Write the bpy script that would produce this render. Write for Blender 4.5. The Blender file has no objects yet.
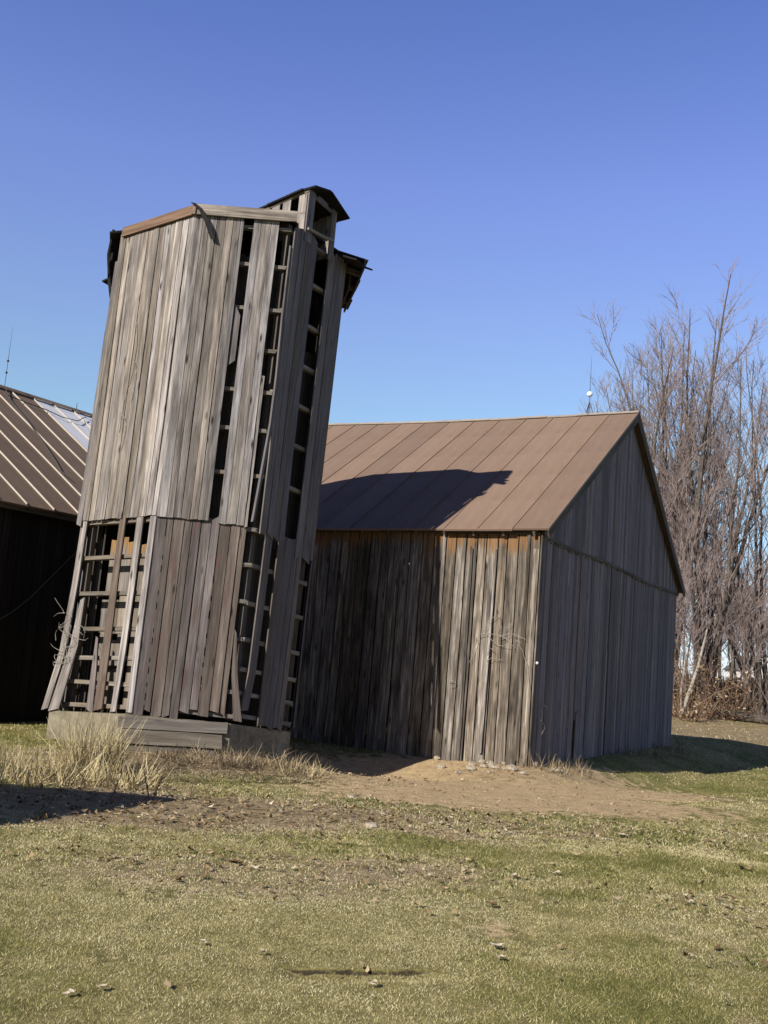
import bpy, math, random
import numpy as np
from mathutils import Vector
random.seed(7); RNG=np.random.default_rng(7)
S=bpy.context.scene; COL=S.collection
V=Vector; R=math.radians
def uni(a,b): return random.uniform(a,b)

# ------------------------------------------------------------------ camera
F_PX=1050.0; PITCH=0.1426465; ROLL=0.0805823; CAMH=1.6
fw=V((0,math.cos(PITCH),math.sin(PITCH))); up0=V((0,-math.sin(PITCH),math.cos(PITCH))); rt0=V((1,0,0))
rt=rt0*math.cos(ROLL)+up0*math.sin(ROLL); up=up0*math.cos(ROLL)-rt0*math.sin(ROLL)
CAM=V((0,0,CAMH))
cd=bpy.data.cameras.new('camera'); co=bpy.data.objects.new('camera',cd); COL.objects.link(co)
from mathutils import Matrix
co.matrix_world=Matrix(((rt.x,up.x,-fw.x,0),(rt.y,up.y,-fw.y,0),(rt.z,up.z,-fw.z,CAMH),(0,0,0,1)))
cd.sensor_fit='VERTICAL'; cd.sensor_height=36; cd.lens=36*F_PX/1024; cd.clip_end=3000; cd.clip_start=.1
S.camera=co
def ray(x,y): return fw+rt*((x-384)/F_PX)+up*((512-y)/F_PX)
def at_depth(x,y,dep): d=ray(x,y); return CAM+d*(dep/d.y)
def at_z(x,y,z=0.0): d=ray(x,y); return CAM+d*((z-CAMH)/d.z)

# ------------------------------------------------------------------ light
AZ,EL=40.5,31.5
W=bpy.data.worlds.new('World'); S.world=W; W.use_nodes=True
nt=W.node_tree; bg=nt.nodes['Background']
sky=nt.nodes.new('ShaderNodeTexSky'); sky.sky_type='NISHITA'; sky.sun_disc=False
sky.sun_elevation=R(EL); sky.sun_rotation=R(180+AZ); sky.altitude=200; sky.air_density=1.0; sky.dust_density=.25; sky.ozone_density=2.2
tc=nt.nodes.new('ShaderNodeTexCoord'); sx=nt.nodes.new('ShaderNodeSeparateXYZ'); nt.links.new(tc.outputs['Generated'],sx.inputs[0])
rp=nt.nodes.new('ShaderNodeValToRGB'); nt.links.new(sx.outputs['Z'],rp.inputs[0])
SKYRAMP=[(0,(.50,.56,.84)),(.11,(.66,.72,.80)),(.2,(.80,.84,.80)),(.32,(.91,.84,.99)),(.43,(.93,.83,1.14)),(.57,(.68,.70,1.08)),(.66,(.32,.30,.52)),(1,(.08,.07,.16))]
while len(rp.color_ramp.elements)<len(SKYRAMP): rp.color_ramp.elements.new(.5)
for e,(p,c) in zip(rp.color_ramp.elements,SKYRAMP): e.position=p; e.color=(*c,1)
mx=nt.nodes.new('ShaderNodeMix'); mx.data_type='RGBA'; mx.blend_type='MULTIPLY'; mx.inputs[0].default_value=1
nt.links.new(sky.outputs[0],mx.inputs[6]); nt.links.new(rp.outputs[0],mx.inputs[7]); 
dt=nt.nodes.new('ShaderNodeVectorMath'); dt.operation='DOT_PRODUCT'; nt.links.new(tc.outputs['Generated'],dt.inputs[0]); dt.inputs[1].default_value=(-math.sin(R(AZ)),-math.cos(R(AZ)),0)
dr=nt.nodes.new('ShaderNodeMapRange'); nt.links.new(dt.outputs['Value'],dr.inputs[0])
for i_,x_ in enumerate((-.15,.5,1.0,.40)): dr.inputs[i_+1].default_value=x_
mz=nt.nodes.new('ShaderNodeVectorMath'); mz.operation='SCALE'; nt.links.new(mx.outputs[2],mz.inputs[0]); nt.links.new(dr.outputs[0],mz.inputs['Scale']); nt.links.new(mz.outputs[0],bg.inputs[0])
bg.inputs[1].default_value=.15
sd=bpy.data.lights.new('sun','SUN'); so=bpy.data.objects.new('sun',sd); COL.objects.link(so)
sd.energy=5.0; sd.angle=R(.5); sd.color=(1,.94,.84)
a,e=R(AZ),R(EL); SUN=V((math.sin(a)*math.cos(e),math.cos(a)*math.cos(e),-math.sin(e)))
so.rotation_euler=SUN.to_track_quat('-Z','Y').to_euler()
vs=S.view_settings; vs.view_transform='Standard'; vs.look='None'; vs.exposure=.28; vs.gamma=1; vs.use_curve_mapping=False

# ------------------------------------------------------------------ materials
class NT:
    def __init__(s,name):
        s.m=bpy.data.materials.new(name); s.m.use_nodes=True; s.t=s.m.node_tree; s.b=s.t.nodes['Principled BSDF']
    def n(s,typ,**k):
        o=s.t.nodes.new('ShaderNode'+typ)
        for a,b in k.items(): setattr(o,a,b)
        return o
    def l(s,a,b): s.t.links.new(a,b)
    def uv(s,name): return s.n('UVMap',uv_map=name).outputs[0]
    def scale(s,vec,sc):
        o=s.n('Mapping'); s.l(vec,o.inputs[0]); o.inputs[3].default_value=sc; return o.outputs[0]
    def noise(s,vec,sc=1,det=3,rough=.6,dist=0):
        o=s.n('TexNoise'); o.inputs['Scale'].default_value=sc; o.inputs['Detail'].default_value=det; o.inputs['Roughness'].default_value=rough; o.inputs['Distortion'].default_value=dist
        if vec is not None: s.l(vec,o.inputs['Vector'])
        return o.outputs[0]
    def mr(s,v,a,b,c=0,d=1):
        o=s.n('MapRange'); s.l(v,o.inputs[0])
        for i,x in enumerate((a,b,c,d)): o.inputs[i+1].default_value=x
        return o.outputs[0]
    def ramp(s,v,els):
        o=s.n('ValToRGB'); s.l(v,o.inputs[0]); r=o.color_ramp
        while len(r.elements)<len(els): r.elements.new(.5)
        for q,(p,c) in zip(r.elements,els): q.position=p; q.color=(*c,1)
        return o.outputs[0]
    def mix(s,f,a,b,mode='MIX'):
        o=s.n('Mix',data_type='RGBA',blend_type=mode)
        for i,x in ((0,f),(6,a),(7,b)):
            if isinstance(x,(int,float)): o.inputs[i].default_value=x
            elif isinstance(x,tuple): o.inputs[i].default_value=(*x,1)
            else: s.l(x,o.inputs[i])
        return o.outputs[2]
    def math(s,op,a,b=None):
        o=s.n('Math',operation=op)
        for i,x in enumerate((a,b)):
            if x is None: continue
            if isinstance(x,(int,float)): o.inputs[i].default_value=x
            else: s.l(x,o.inputs[i])
        return o.outputs[0]
    def bump(s,h,st,d=.01):
        o=s.n('Bump'); o.inputs['Strength'].default_value=st; o.inputs['Distance'].default_value=d; s.l(h,o.inputs['Height']); s.l(o.outputs[0],s.b.inputs['Normal'])
    def fin(s,c,rough=.85,spec=.3,metal=0):
        if isinstance(c,tuple): s.b.inputs['Base Color'].default_value=(*c,1)
        else: s.l(c,s.b.inputs['Base Color'])
        if isinstance(rough,(int,float)): s.b.inputs['Roughness'].default_value=rough
        else: s.l(rough,s.b.inputs['Roughness'])
        s.b.inputs['Specular IOR Level'].default_value=spec; s.b.inputs['Metallic'].default_value=metal
        return s.m
def wood(name,dark,mid,light,paint=None,paint_lo=.6,streak=.5,fresh=(.25,.135,.06),knots=.5,vary=.5,moss=0):
    t=NT(name); g=t.uv('UVMap'); r=t.n('SeparateXYZ'); t.l(t.uv('rnd'),r.inputs[0]); rnd=r.outputs[0]; fr=r.outputs[1]
    fine=t.noise(t.scale(g,(70,2.2,1)),1,4,.65,.2)
    med=t.noise(t.scale(g,(16,.7,1)),1,4,.6,.5)
    blot=t.noise(t.scale(g,(3.2,.9,1)),1,3,.6)
    k=t.math('ADD',t.math('MULTIPLY',fine,.42),t.math('MULTIPLY',med,.58))
    c=t.ramp(k,[(.33,dark),(.5,mid),(.67,light)])
    # board to board difference of tone
    tone=t.mr(rnd,0,1,1-vary*.62,1+vary*.45)
    cc=t.n('CombineXYZ'); [t.l(tone,cc.inputs[i]) for i in range(3)]
    c=t.mix(1,c,cc.outputs[0],'MULTIPLY')
    # warm / cool boards
    hue=t.ramp(t.math('FRACT',t.math('MULTIPLY',rnd,7.31)),[(0,(1.06,1.0,.90)),(.5,(1,1,1)),(1,(.95,.98,1.05))])
    c=t.mix(1,c,hue,'MULTIPLY')
    st=t.mr(blot,.48,.74,0,streak); c=t.mix(st,c,tuple(x*.45 for x in dark))
    if moss:
        mo=t.noise(t.scale(t.n('TexCoord').outputs['Object'],(1.6,1.6,.55)),1,4,.6); c=t.mix(t.mr(mo,.46,.68,0,moss),c,t.ramp(k,[(.33,(.05,.043,.02)),(.67,(.25,.215,.125))]))
        mo2=t.noise(t.scale(t.n('TexCoord').outputs['Object'],(2.6,2.6,.4)),1,4,.65); c=t.mix(t.mr(mo2,.55,.72,0,.5),c,tuple(x*.8 for x in dark))
    if paint:
        pn=t.noise(t.scale(g,(9,1.1,1)),1,4,.7,.4); c=t.mix(t.mr(pn,paint_lo,paint_lo+.12,0,.55),c,paint)
    # knots and nail holes
    vo=t.n('TexVoronoi'); t.l(t.scale(g,(6.5,1.7,1)),vo.inputs['Vector']); vo.inputs['Scale'].default_value=1
    kn=t.mr(vo.outputs['Distance'],.06,.19,knots,0); c=t.mix(kn,c,tuple(x*.4 for x in dark))
    # unweathered wood under the eave / overlap
    fn=t.math('MULTIPLY',t.mr(t.math('ADD',fr,t.mr(med,.3,.7,-.35,.35)),.4,.62,0,1),.9); c=t.mix(fn,c,t.ramp(k,[(.35,tuple(x*.45 for x in fresh)),(.6,fresh)]))
    t.bump(k,.6,.006)
    return t.fin(c,.9,.2)
M={}
M['silo']=wood('silo_wood',(.074,.063,.060),(.255,.228,.214),(.50,.465,.445),streak=.5,vary=.6,knots=1.0,moss=.25)
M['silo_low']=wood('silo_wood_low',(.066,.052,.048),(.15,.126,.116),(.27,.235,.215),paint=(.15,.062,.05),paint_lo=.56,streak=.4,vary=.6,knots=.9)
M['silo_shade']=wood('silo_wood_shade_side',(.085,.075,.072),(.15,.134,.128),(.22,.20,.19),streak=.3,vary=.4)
M['girt']=wood('girt_wood',(.10,.085,.072),(.21,.185,.155),(.31,.28,.24),streak=.35,vary=.5)
M['lining']=wood('lining_wood',(.085,.07,.058),(.19,.165,.14),(.31,.28,.245),streak=.4,vary=.6,fresh=(.33,.19,.075))
M['brown']=wood('brown_wood',(.055,.037,.026),(.13,.094,.07),(.22,.175,.14),streak=.4,vary=.3)
M['fascia']=wood('fascia_wood',(.10,.065,.05),(.20,.135,.10),(.29,.21,.165),streak=.2,vary=.3)
M['barn']=wood('barn_wood',(.034,.028,.025),(.155,.133,.113),(.46,.415,.365),streak=.85,vary=.9,knots=.8)
M['gable']=wood('gable_wood',(.108,.086,.088),(.178,.150,.153),(.262,.228,.230),streak=.4,vary=.62,knots=.7)
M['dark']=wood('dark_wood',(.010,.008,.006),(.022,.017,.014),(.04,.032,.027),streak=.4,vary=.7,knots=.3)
M['frame']=wood('framing_wood',(.05,.04,.033),(.10,.085,.07),(.16,.14,.12),streak=.3,vary=.4)
def roofmat(name,c0,c1,rough=.55,metal=0.0,spec=.4,stain=.35):
    t=NT(name); g=t.uv('UVMap'); r=t.n('SeparateXYZ'); t.l(t.uv('rnd'),r.inputs[0])
    st=t.noise(t.scale(g,(5,.5,1)),1,4,.65); bl=t.noise(t.scale(g,(1.1,.8,1)),1,5,.65); fi=t.noise(t.scale(g,(40,40,1)),1,3,.6)
    k=t.math('ADD',t.math('MULTIPLY',st,.5),t.math('MULTIPLY',bl,.5)); c=t.mix(t.mr(k,.35,.68,0,1),c0,c1)
    c=t.mix(t.mr(fi,.62,.75,0,stain),c,tuple(x*.55 for x in c0))
    c=t.mix(t.mr(t.noise(t.scale(g,(2.2,.35,1)),1,5,.7),.5,.75,0,.45),c,(c1[0]*.85,c1[1]*.66,c1[2]*.5))
    cc=t.n('CombineXYZ'); tone=t.mr(r.outputs[0],0,1,.9,1.1); [t.l(tone,cc.inputs[i]) for i in range(3)]
    c=t.mix(1,c,cc.outputs[0],'MULTIPLY'); t.bump(bl,.25,.02)
    return t.fin(c,rough,spec,metal)
M['roof']=roofmat('brown_roof_metal',(.19,.129,.093),(.256,.180,.136),.6,0,.25)
M['roof_left']=roofmat('dark_brown_roof_metal',(.15,.108,.078),(.215,.162,.120),.65,0,.12)
M['seam']=roofmat('pale_seam_metal',(.40,.355,.30),(.58,.52,.45),.5,0,.4,.15)  # seam strips set paler than the brown roof panels
M['ridge']=roofmat('weathered_ridge_metal',(.27,.23,.19),(.42,.37,.32),.6,0,.3,.3)
M['galv']=roofmat('galvanised_metal',(.62,.63,.66),(.78,.79,.81),.5,.0,.5,.25)
M['tar']=roofmat('tar_paper',(.012,.012,.013),(.035,.033,.032),.9,0,.2,.2)
M['blackiron']=NT('black_iron').fin((.03,.03,.035),.6,.4)
def speck(name,c0,c1,sc=6,bs=.5,rough=.92):
    t=NT(name); o=t.n('TexCoord').outputs['Object']; k=t.noise(o,sc,5,.65); k2=t.noise(o,sc*7,4,.7)
    kk=t.math('ADD',t.math('MULTIPLY',k,.6),t.math('MULTIPLY',k2,.4)); c=t.mix(t.mr(kk,.36,.64,0,1),c0,c1); t.bump(kk,bs,.02); return t.fin(c,rough,.2)
M['concrete']=speck('old_concrete',(.11,.095,.066),(.29,.255,.185),2.6,.8)
M['stone']=speck('field_stone',(.22,.175,.12),(.52,.455,.36),9,.6)
M['bark']=speck('grey_bark',(.045,.036,.03),(.17,.14,.118),4,.6)
M['bark_pale']=speck('pale_bark',(.22,.2,.17),(.42,.39,.34),5,.5)
M['twig']=speck('twig_bark',(.10,.076,.072),(.33,.265,.25),3,.2)
M['white']=speck('white_paint',(.7,.7,.7),(.82,.82,.8),4,.1,.6)
M['greyroof']=speck('grey_shingle',(.08,.08,.085),(.14,.14,.14),6,.2)
M['paneglass']=NT('dark_window_glass').fin((.02,.025,.03),.15,.5)
M['glassball']=NT('milk_glass').fin((.75,.85,.88),.15,.5)
M['cable']=NT('grey_cable').fin((.08,.075,.07),.7,.3)
def bladem(name,els,rough=.8):
    t=NT(name); r=t.n('SeparateXYZ'); t.l(t.uv('rnd'),r.inputs[0]); c=t.ramp(r.outputs[0],els); 
    g=r.outputs[1]; c=t.mix(1,c,t.ramp(g,[(0,(.78,.78,.78)),(1,(1.2,1.2,1.2))]),'MULTIPLY'); return t.fin(c,rough,.15)
M['lawn']=bladem('lawn_blades',[(0,(.062,.075,.016)),(.28,(.148,.146,.042)),(.5,(.295,.26,.10)),(.72,(.49,.425,.21)),(1,(.74,.66,.42))])
M['straw']=bladem('dry_straw',[(0,(.15,.11,.05)),(.4,(.38,.30,.155)),(1,(.64,.55,.34))])
M['vine']=bladem('dead_vines',[(0,(.07,.05,.032)),(.45,(.21,.16,.10)),(1,(.46,.37,.24))])
M['leaf']=bladem('dry_leaves',[(0,(.12,.075,.038)),(.4,(.28,.195,.10)),(.75,(.43,.335,.20)),(1,(.62,.55,.42))])
M['gravel']=bladem('dirt_gravel',[(0,(.10,.066,.038)),(.7,(.30,.215,.125)),(1,(.46,.37,.25))])
M['brush']=bladem('brown_brush',[(0,(.10,.055,.035)),(.5,(.20,.12,.08)),(1,(.32,.22,.15))])
# ground
t=NT('ground_soil'); o=t.n('TexCoord').outputs['Object']
at=lambda n:(lambda q:q.outputs['Fac'])(t.n('Attribute',attribute_name=n))
n1=t.noise(o,.55,5,.6); n2=t.noise(o,5,5,.7); n3=t.noise(o,38,4,.75); n4=t.noise(o,130,3,.7)
gk=t.math('ADD',t.math('MULTIPLY',n2,.35),t.math('ADD',t.math('MULTIPLY',n3,.35),t.math('MULTIPLY',n4,.3)))
grass=t.ramp(gk,[(.36,(.085,.075,.027)),(.5,(.235,.205,.082)),(.63,(.43,.375,.175))])
green=t.ramp(gk,[(.36,(.065,.072,.02)),(.5,(.165,.165,.05)),(.63,(.32,.295,.11))])
gc=t.mix(t.mr(t.math('ADD',at('green'),t.mr(n2,.3,.7,-.3,.3)),.35,.65),grass,green)
dirt=t.ramp(gk,[(.36,(.26,.175,.092)),(.5,(.48,.35,.20)),(.64,(.68,.53,.33))])
lit=t.ramp(gk,[(.38,(.11,.08,.044)),(.5,(.28,.212,.125)),(.62,(.46,.365,.235))])
gc=t.mix(t.mr(t.math('ADD',at('litter'),t.mr(n2,.3,.7,-.3,.3)),.35,.7),gc,lit)
gc=t.mix(t.mr(t.math('ADD',at('dirt'),t.mr(n2,.3,.7,-.5,.5)),.35,.65),gc,dirt)
gc=t.mix(t.mr(at('soil'),.2,.6),gc,(.06,.047,.03)); t.bump(gk,.8,.04); M['ground']=t.fin(gc,.95,.1)

# ------------------------------------------------------------------ mesh builder
class MB:
    def __init__(s): s.v=[]; s.f=[]; s.u=[]; s.r=[]; s.mi=[]; s.mats=[]
    def mat(s,m):
        if m not in s.mats: s.mats.append(m)
        return s.mats.index(m)
    def face(s,idx,uv,rn,m=0): s.f.append(idx); s.u.extend(uv); s.r.extend([rn]*len(idx) if not isinstance(rn,list) else rn); s.mi.append(m)
    def strip(s,pts,width,thick,across,normal,rnd=None,rag=0.0,jit=0.0,fresh=None,m=0,twist=0.0):
        """a board following pts; width number or list"""
        rnd=random.random() if rnd is None else rnd; n=len(pts); b=len(s.v); ou=uni(0,40); ov=uni(0,40); L=0; vv=[]
        W_=width if isinstance(width,list) else [width]*n
        fr=[0]*n if fresh is None else fresh
        dirn=(pts[-1]-pts[0]).normalized()
        for i,p in enumerate(pts):
            if i: L+=(pts[i]-pts[i-1]).length
            vv.append(L); ac=across; nn=normal
            if twist: 
                q=Matrix.Rotation(twist*i/max(1,n-1),3,dirn); ac=q@across; nn=q@normal
            w=W_[i]/2*(1+uni(-jit,jit))
            t0=uni(-rag,rag) if i in (0,n-1) else 0; t1=uni(-rag,rag) if i in (0,n-1) else 0
            for (x,y,tt) in ((-w,-thick/2,t0),(w,-thick/2,t1),(w,thick/2,t1),(-w,thick/2,t0)): s.v.append(p+ac*x+nn*y+dirn*tt)
        wm=max(W_)
        us=[0,wm,wm+thick,2*wm+thick,2*wm+2*thick]
        for i in range(n-1):
            for j in range(4):
                a_=b+i*4+j; c_=b+i*4+(j+1)%4
                r0=(rnd,fr[i]); r1=(rnd,fr[i+1])
                s.face((a_,c_,c_+4,a_+4),[(ou+us[j],ov+vv[i]),(ou+us[j+1],ov+vv[i]),(ou+us[j+1],ov+vv[i+1]),(ou+us[j],ov+vv[i+1])],[r0,r0,r1,r1],m)
        for base,i in ((b,0),(b+(n-1)*4,n-1)):
            q=[(ou,ov),(ou+wm,ov),(ou+wm,ov+thick),(ou,ov+thick)]
            idx=(base+3,base+2,base+1,base) if i==0 else (base,base+1,base+2,base+3)
            s.face(idx,q,(rnd,fr[i]),m)
    def beam(s,p0,p1,w,th,normal=None,m=0,rnd=None,seg=1,bow=0):
        d=(p1-p0).normalized(); nn=normal or V((0,0,1)); ac=d.cross(nn)
        if ac.length<1e-3: ac=d.cross(V((1,0,0)))
        ac.normalize(); nn=ac.cross(d).normalized()
        pts=[p0.lerp(p1,i/seg)+nn*bow*math.sin(math.pi*i/seg) for i in range(seg+1)]
        s.strip(pts,w,th,ac,nn,rnd=rnd,m=m)
    def poly(s,pts,rnd=None,m=0,uvs=None):
        b=len(s.v); s.v.extend(pts); rn=random.random() if rnd is None else rnd
        if uvs is None:
            e0=(pts[1]-pts[0]).normalized(); nn=e0.cross(pts[2]-pts[0]).normalized(); e1=nn.cross(e0); uvs=[((p-pts[0]).dot(e0),(p-pts[0]).dot(e1)) for p in pts]
        s.face(tuple(range(b,b+len(pts))),uvs,(rn,0),m)
    def slab(s,quad,n,th,rnd=None,m=0):
        """solid slab under the outline quad (ccw seen from +n)"""
        rn=random.random() if rnd is None else rnd; lo=[p-n*th for p in quad]
        s.poly(quad,rn,m); s.poly(lo[::-1],rn,m)
        k=len(quad)
        for i in range(k): j=(i+1)%k; s.poly([quad[i],lo[i],lo[j],quad[j]],rn,m)
    def tube(s,pts,rads,n=5,rnd=0.5,m=0,cap=True):
        b=len(s.v); k=len(pts); ref=V((.3,.9,.2)).normalized(); ov=uni(0,9)
        for i,p in enumerate(pts):
            d=(pts[min(i+1,k-1)]-pts[max(i-1,0)]); d.normalize()
            x=d.cross(ref)
            if x.length<1e-3: x=d.cross(V((1,0,0)))
            x.normalize(); y=d.cross(x)
            for j in range(n): an=2*math.pi*j/n; s.v.append(p+(x*math.cos(an)+y*math.sin(an))*rads[i])
        for i in range(k-1):
            for j in range(n):
                a_=b+i*n+j; c_=b+i*n+(j+1)%n
                s.face((a_,c_,c_+n,a_+n),[(j/n,ov+i),((j+1)/n,ov+i),((j+1)/n,ov+i+1),(j/n,ov+i+1)],(rnd,0.5),m)
        if cap: s.face(tuple(b+(k-1)*n+j for j in range(n)),[(0,0)]*n,(rnd,.5),m); s.face(tuple(b+j for j in reversed(range(n))),[(0,0)]*n,(rnd,.5),m)
    def ball(s,c,r,n=10,rnd=.5,m=0,sq=(1,1,1),noise=0):
        b=len(s.v); rows=n//2+1
        for i in range(rows):
            th=math.pi*i/(rows-1)
            for j in range(n):
                ph=2*math.pi*j/n; q=1+uni(-noise,noise)
                s.v.append(c+V((math.sin(th)*math.cos(ph)*r*sq[0]*q,math.sin(th)*math.sin(ph)*r*sq[1]*q,math.cos(th)*r*sq[2]*q)))
        for i in range(rows-1):
            for j in range(n):
                a_=b+i*n+j; c_=b+i*n+(j+1)%n; s.face((a_,a_+n,c_+n,c_),[(0,0)]*4,(rnd,.5),m)
    def build(s,name,mats,parent=None,smooth=False,loc=None):
        if not isinstance(mats,(list,tuple)): mats=[mats]
        me=bpy.data.meshes.new(name); off=V(loc) if loc is not None else (parent_loc(parent) if parent else V((0,0,0)))
        me.from_pydata([tuple(p-off) for p in s.v],[],s.f); 
        for mm in mats: me.materials.append(mm)
        u=me.uv_layers.new(name='UVMap'); u.data.foreach_set('uv',np.array(s.u,dtype=np.float32).ravel())
        r=me.uv_layers.new(name='rnd'); r.data.foreach_set('uv',np.array(s.r,dtype=np.float32).ravel())
        me.polygons.foreach_set('material_index',s.mi)
        if smooth: me.polygons.foreach_set('use_smooth',[True]*len(s.f))
        me.update(); ob=bpy.data.objects.new(name,me); COL.objects.link(ob)
        if parent: ob.parent=parent
        elif loc is not None: ob.location=off
        return ob
def parent_loc(o):
    p=V((0,0,0))
    while o: p+=o.location; o=o.parent
    return p
def tag(o,label=None,cat=None,group=None,kind=None):
    for k,v_ in (('label',label),('category',cat),('group',group),('kind',kind)):
        if v_: o[k]=v_
    return o
def thing(name,loc,label,cat,group=None):
    o=bpy.data.objects.new(name,None); COL.objects.link(o); o.location=loc; return tag(o,label,cat,group)
def np_mesh(name,verts,faces_n,uvr,mat,k=3):
    """verts (n*k,3) unindexed faces of k corners, uvr (n*k,2)"""
    n=len(verts)//k; me=bpy.data.meshes.new(name); me.vertices.add(n*k); me.vertices.foreach_set('co',verts.astype(np.float32).ravel())
    me.loops.add(n*k); me.loops.foreach_set('vertex_index',np.arange(n*k,dtype=np.int32)); me.polygons.add(n)
    me.polygons.foreach_set('loop_start',np.arange(0,n*k,k,dtype=np.int32)); me.update(calc_edges=True)
    r=me.uv_layers.new(name='rnd'); r.data.foreach_set('uv',uvr.astype(np.float32).ravel()); me.materials.append(mat)
    o=bpy.data.objects.new(name,me); COL.objects.link(o); return o

# ------------------------------------------------------------------ ground
def sst(x,a,b): t=np.clip((x-a)/(b-a),0,1); return t*t*(3-2*t)
_tab=np.random.default_rng(3).random((256,256))
def vnoise(x,y,s=1.0,o=0):
    x=np.asarray(x)/s+o*17.3+1000; y=np.asarray(y)/s+o*9.1+1000
    xi=np.floor(x).astype(int); yi=np.floor(y).astype(int); fx=x-xi; fy=y-yi; fx=fx*fx*(3-2*fx); fy=fy*fy*(3-2*fy)
    g=lambda i,j:_tab[i%256,j%256]
    return (g(xi,yi)*(1-fx)+g(xi+1,yi)*fx)*(1-fy)+(g(xi,yi+1)*(1-fx)+g(xi+1,yi+1)*fx)*fy
def fbm(x,y,s,o=0): return vnoise(x,y,s,o)*.5+vnoise(x,y,s/2.1,o+1)*.28+vnoise(x,y,s/4.3,o+2)*.22
# turf edge in the foreground lawn
TA=np.array([-.36,5.74]); TB=np.array([.52,5.93])
TD=(TB-TA)/np.hypot(*(TB-TA)); TL=np.hypot(*(TB-TA))
def turf_al(x,y): return (x-TA[0])*TD[0]+(y-TA[1])*TD[1]
def turf_pe(x,y): return -(x-TA[0])*TD[1]+(y-TA[1])*TD[0]+(vnoise(x,y,.07,3)-.5)*.03+.04*np.sin(turf_al(x,y)*3.2)
def turf_len(x,y): al=turf_al(x,y); return sst(al,-.05,.1)*(1-sst(al,TL-.2,TL+.08))
def m_soil(x,y): pe=turf_pe(x,y); return turf_len(x,y)*sst(pe,-.022,-.008)*(1-sst(pe,-.004,.008))*np.clip(.45+.9*vnoise(x,y,.11,21),0,1)
C_X,C_Y=2.90797,19.07226; U_X,U_Y=math.sin(.4870576),math.cos(.4870576)
def gz(x,y):
    x=np.asarray(x,float); y=np.asarray(y,float)
    z=.13*np.exp(-(((x+3.1)/2.9)**2+((y-17.4)/2.6)**2))
    ga=(x-C_X)*U_X+(y-C_Y)*U_Y; gb=(x-C_X)*U_Y-(y-C_Y)*U_X   # along the gable, out from the gable
    z=z-.34*sst(gb,.15,2.2)*sst(ga,-1.2,2.6)*(1-sst(ga,13,22))
    z=z-.17*np.exp(-((gb-1.5)/1.3)**2)*sst(gb,.1,.9)*sst(ga,-2.2,.2)*(1-sst(ga,2.5,7))
    z=z-.40*np.exp(-(((x-.25)/1.6)**2+((y-18.0)/1.7)**2))
    z=z+sst(y,36,47)*.66+sst(y,47,95)*.5
    z=z+(fbm(x,y,2.6,1)-.5)*.07*sst(y,3,9)+(fbm(x,y,.6,4)-.5)*.045
    z=z-.028*turf_len(x,y)*sst(turf_pe(x,y),-.30,-.06)*(1-sst(turf_pe(x,y),-.012,.008))
    return z
def gzs(x,y): return float(gz(x,y))
def pix_ground(x,y):
    z=0
    for _ in range(6): p=at_z(x,y,z); z=gzs(p.x,p.y)
    return V((p.x,p.y,z))
def axis(segs):
    out=[]
    for a_,b_,n in segs: out+=list(np.linspace(a_,b_,n,endpoint=False))
    return np.array(out+[segs[-1][1]])
gx=axis([(-900,-200,6),(-200,-40,16),(-40,-12,40),(-12,-7,30),(-7,-.6,80),(-.6,.8,60),(.8,9,100),(9,20,60),(20,50,36),(50,200,16),(200,900,6)])
gy=axis([(-300,-30,8),(-30,2,16),(2,5.5,40),(5.5,6.4,70),(6.4,12,80),(12,26,130),(26,44,50),(44,100,30),(100,300,14),(300,1500,10)])
GX,GY=np.meshgrid(gx,gy); GZ=gz(GX,GY)
def ellmask(x,y,cx,cy,ax,ay,rot):
    c,s_=math.cos(rot),math.sin(rot); dx=x-cx; dy=y-cy; u_=(dx*c+dy*s_)/ax; v_=(-dx*s_+dy*c)/ay
    return np.clip(1.35-np.sqrt(u_*u_+v_*v_),0,1)
def m_dirt(x,y):
    d=ellmask(x,y,1.6,15.6,3.4,1.9,.35)*.95
    d=np.maximum(d,ellmask(x,y,3.0,16.0,2.7,1.3,.3)*1.25); d=np.maximum(d,ellmask(x,y,2.0,13.9,3.1,1.35,.22)*1.2)
    d=np.maximum(d,ellmask(x,y,.8,18.2,5.5,1.8,.48)*1.3)
    d=np.maximum(d,ellmask(x,y,.95,6.9,.3,.4,.3)*.42)
    return np.clip(d,0,1)
def m_litter(x,y):
    l=ellmask(x,y,-2.6,10.6,3.0,1.4,.1)*.72+ellmask(x,y,-.3,11.4,3.0,1.2,.2)*.46+ellmask(x,y,3.4,11.5,2.4,1.0,.3)*.3
    l=l+ellmask(x,y,-.9,7.9,2.0,.9,.1)*.62+ellmask(x,y,.3,8.7,1.4,.6,.1)*.45+ellmask(x,y,2.6,8.3,1.2,.5,.2)*.3
    l=l+ellmask(x,y,-2.2,14.9,3.0,1.3,.3)*1.1
    l=l+sst(y,32,37)*(1-sst(y,46,60))*.7
    return np.clip(l*(.55+.9*fbm(x,y,1.1,6))+.42*sst(fbm(x,y,1.3,61),.52,.68)*(1-sst(y,13,17))*sst(x,-60,-50),0,1)
def m_green(x,y):
    g=(fbm(x,y,1.7,8)-.5)*1.9+(fbm(x,y,.45,12)-.5)*1.1+.36
    g=g+ellmask(x,y,-1.2,11.9,1.5,.7,.2)*.5+ellmask(x,y,2.3,9.6,1.6,1.0,.1)*.28+ellmask(x,y,-.0,9.8,1.2,.5,.1)*.2
    return np.clip(g,0,1)
nx,ny=len(gx),len(gy)
me=bpy.data.meshes.new('ground'); me.vertices.add(nx*ny); me.vertices.foreach_set('co',np.stack([GX,GY,GZ],-1).astype(np.float32).ravel())
ii=(np.arange(ny-1)[:,None]*nx+np.arange(nx-1)[None,:]).ravel(); q=np.stack([ii,ii+1,ii+nx+1,ii+nx],-1)
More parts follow.
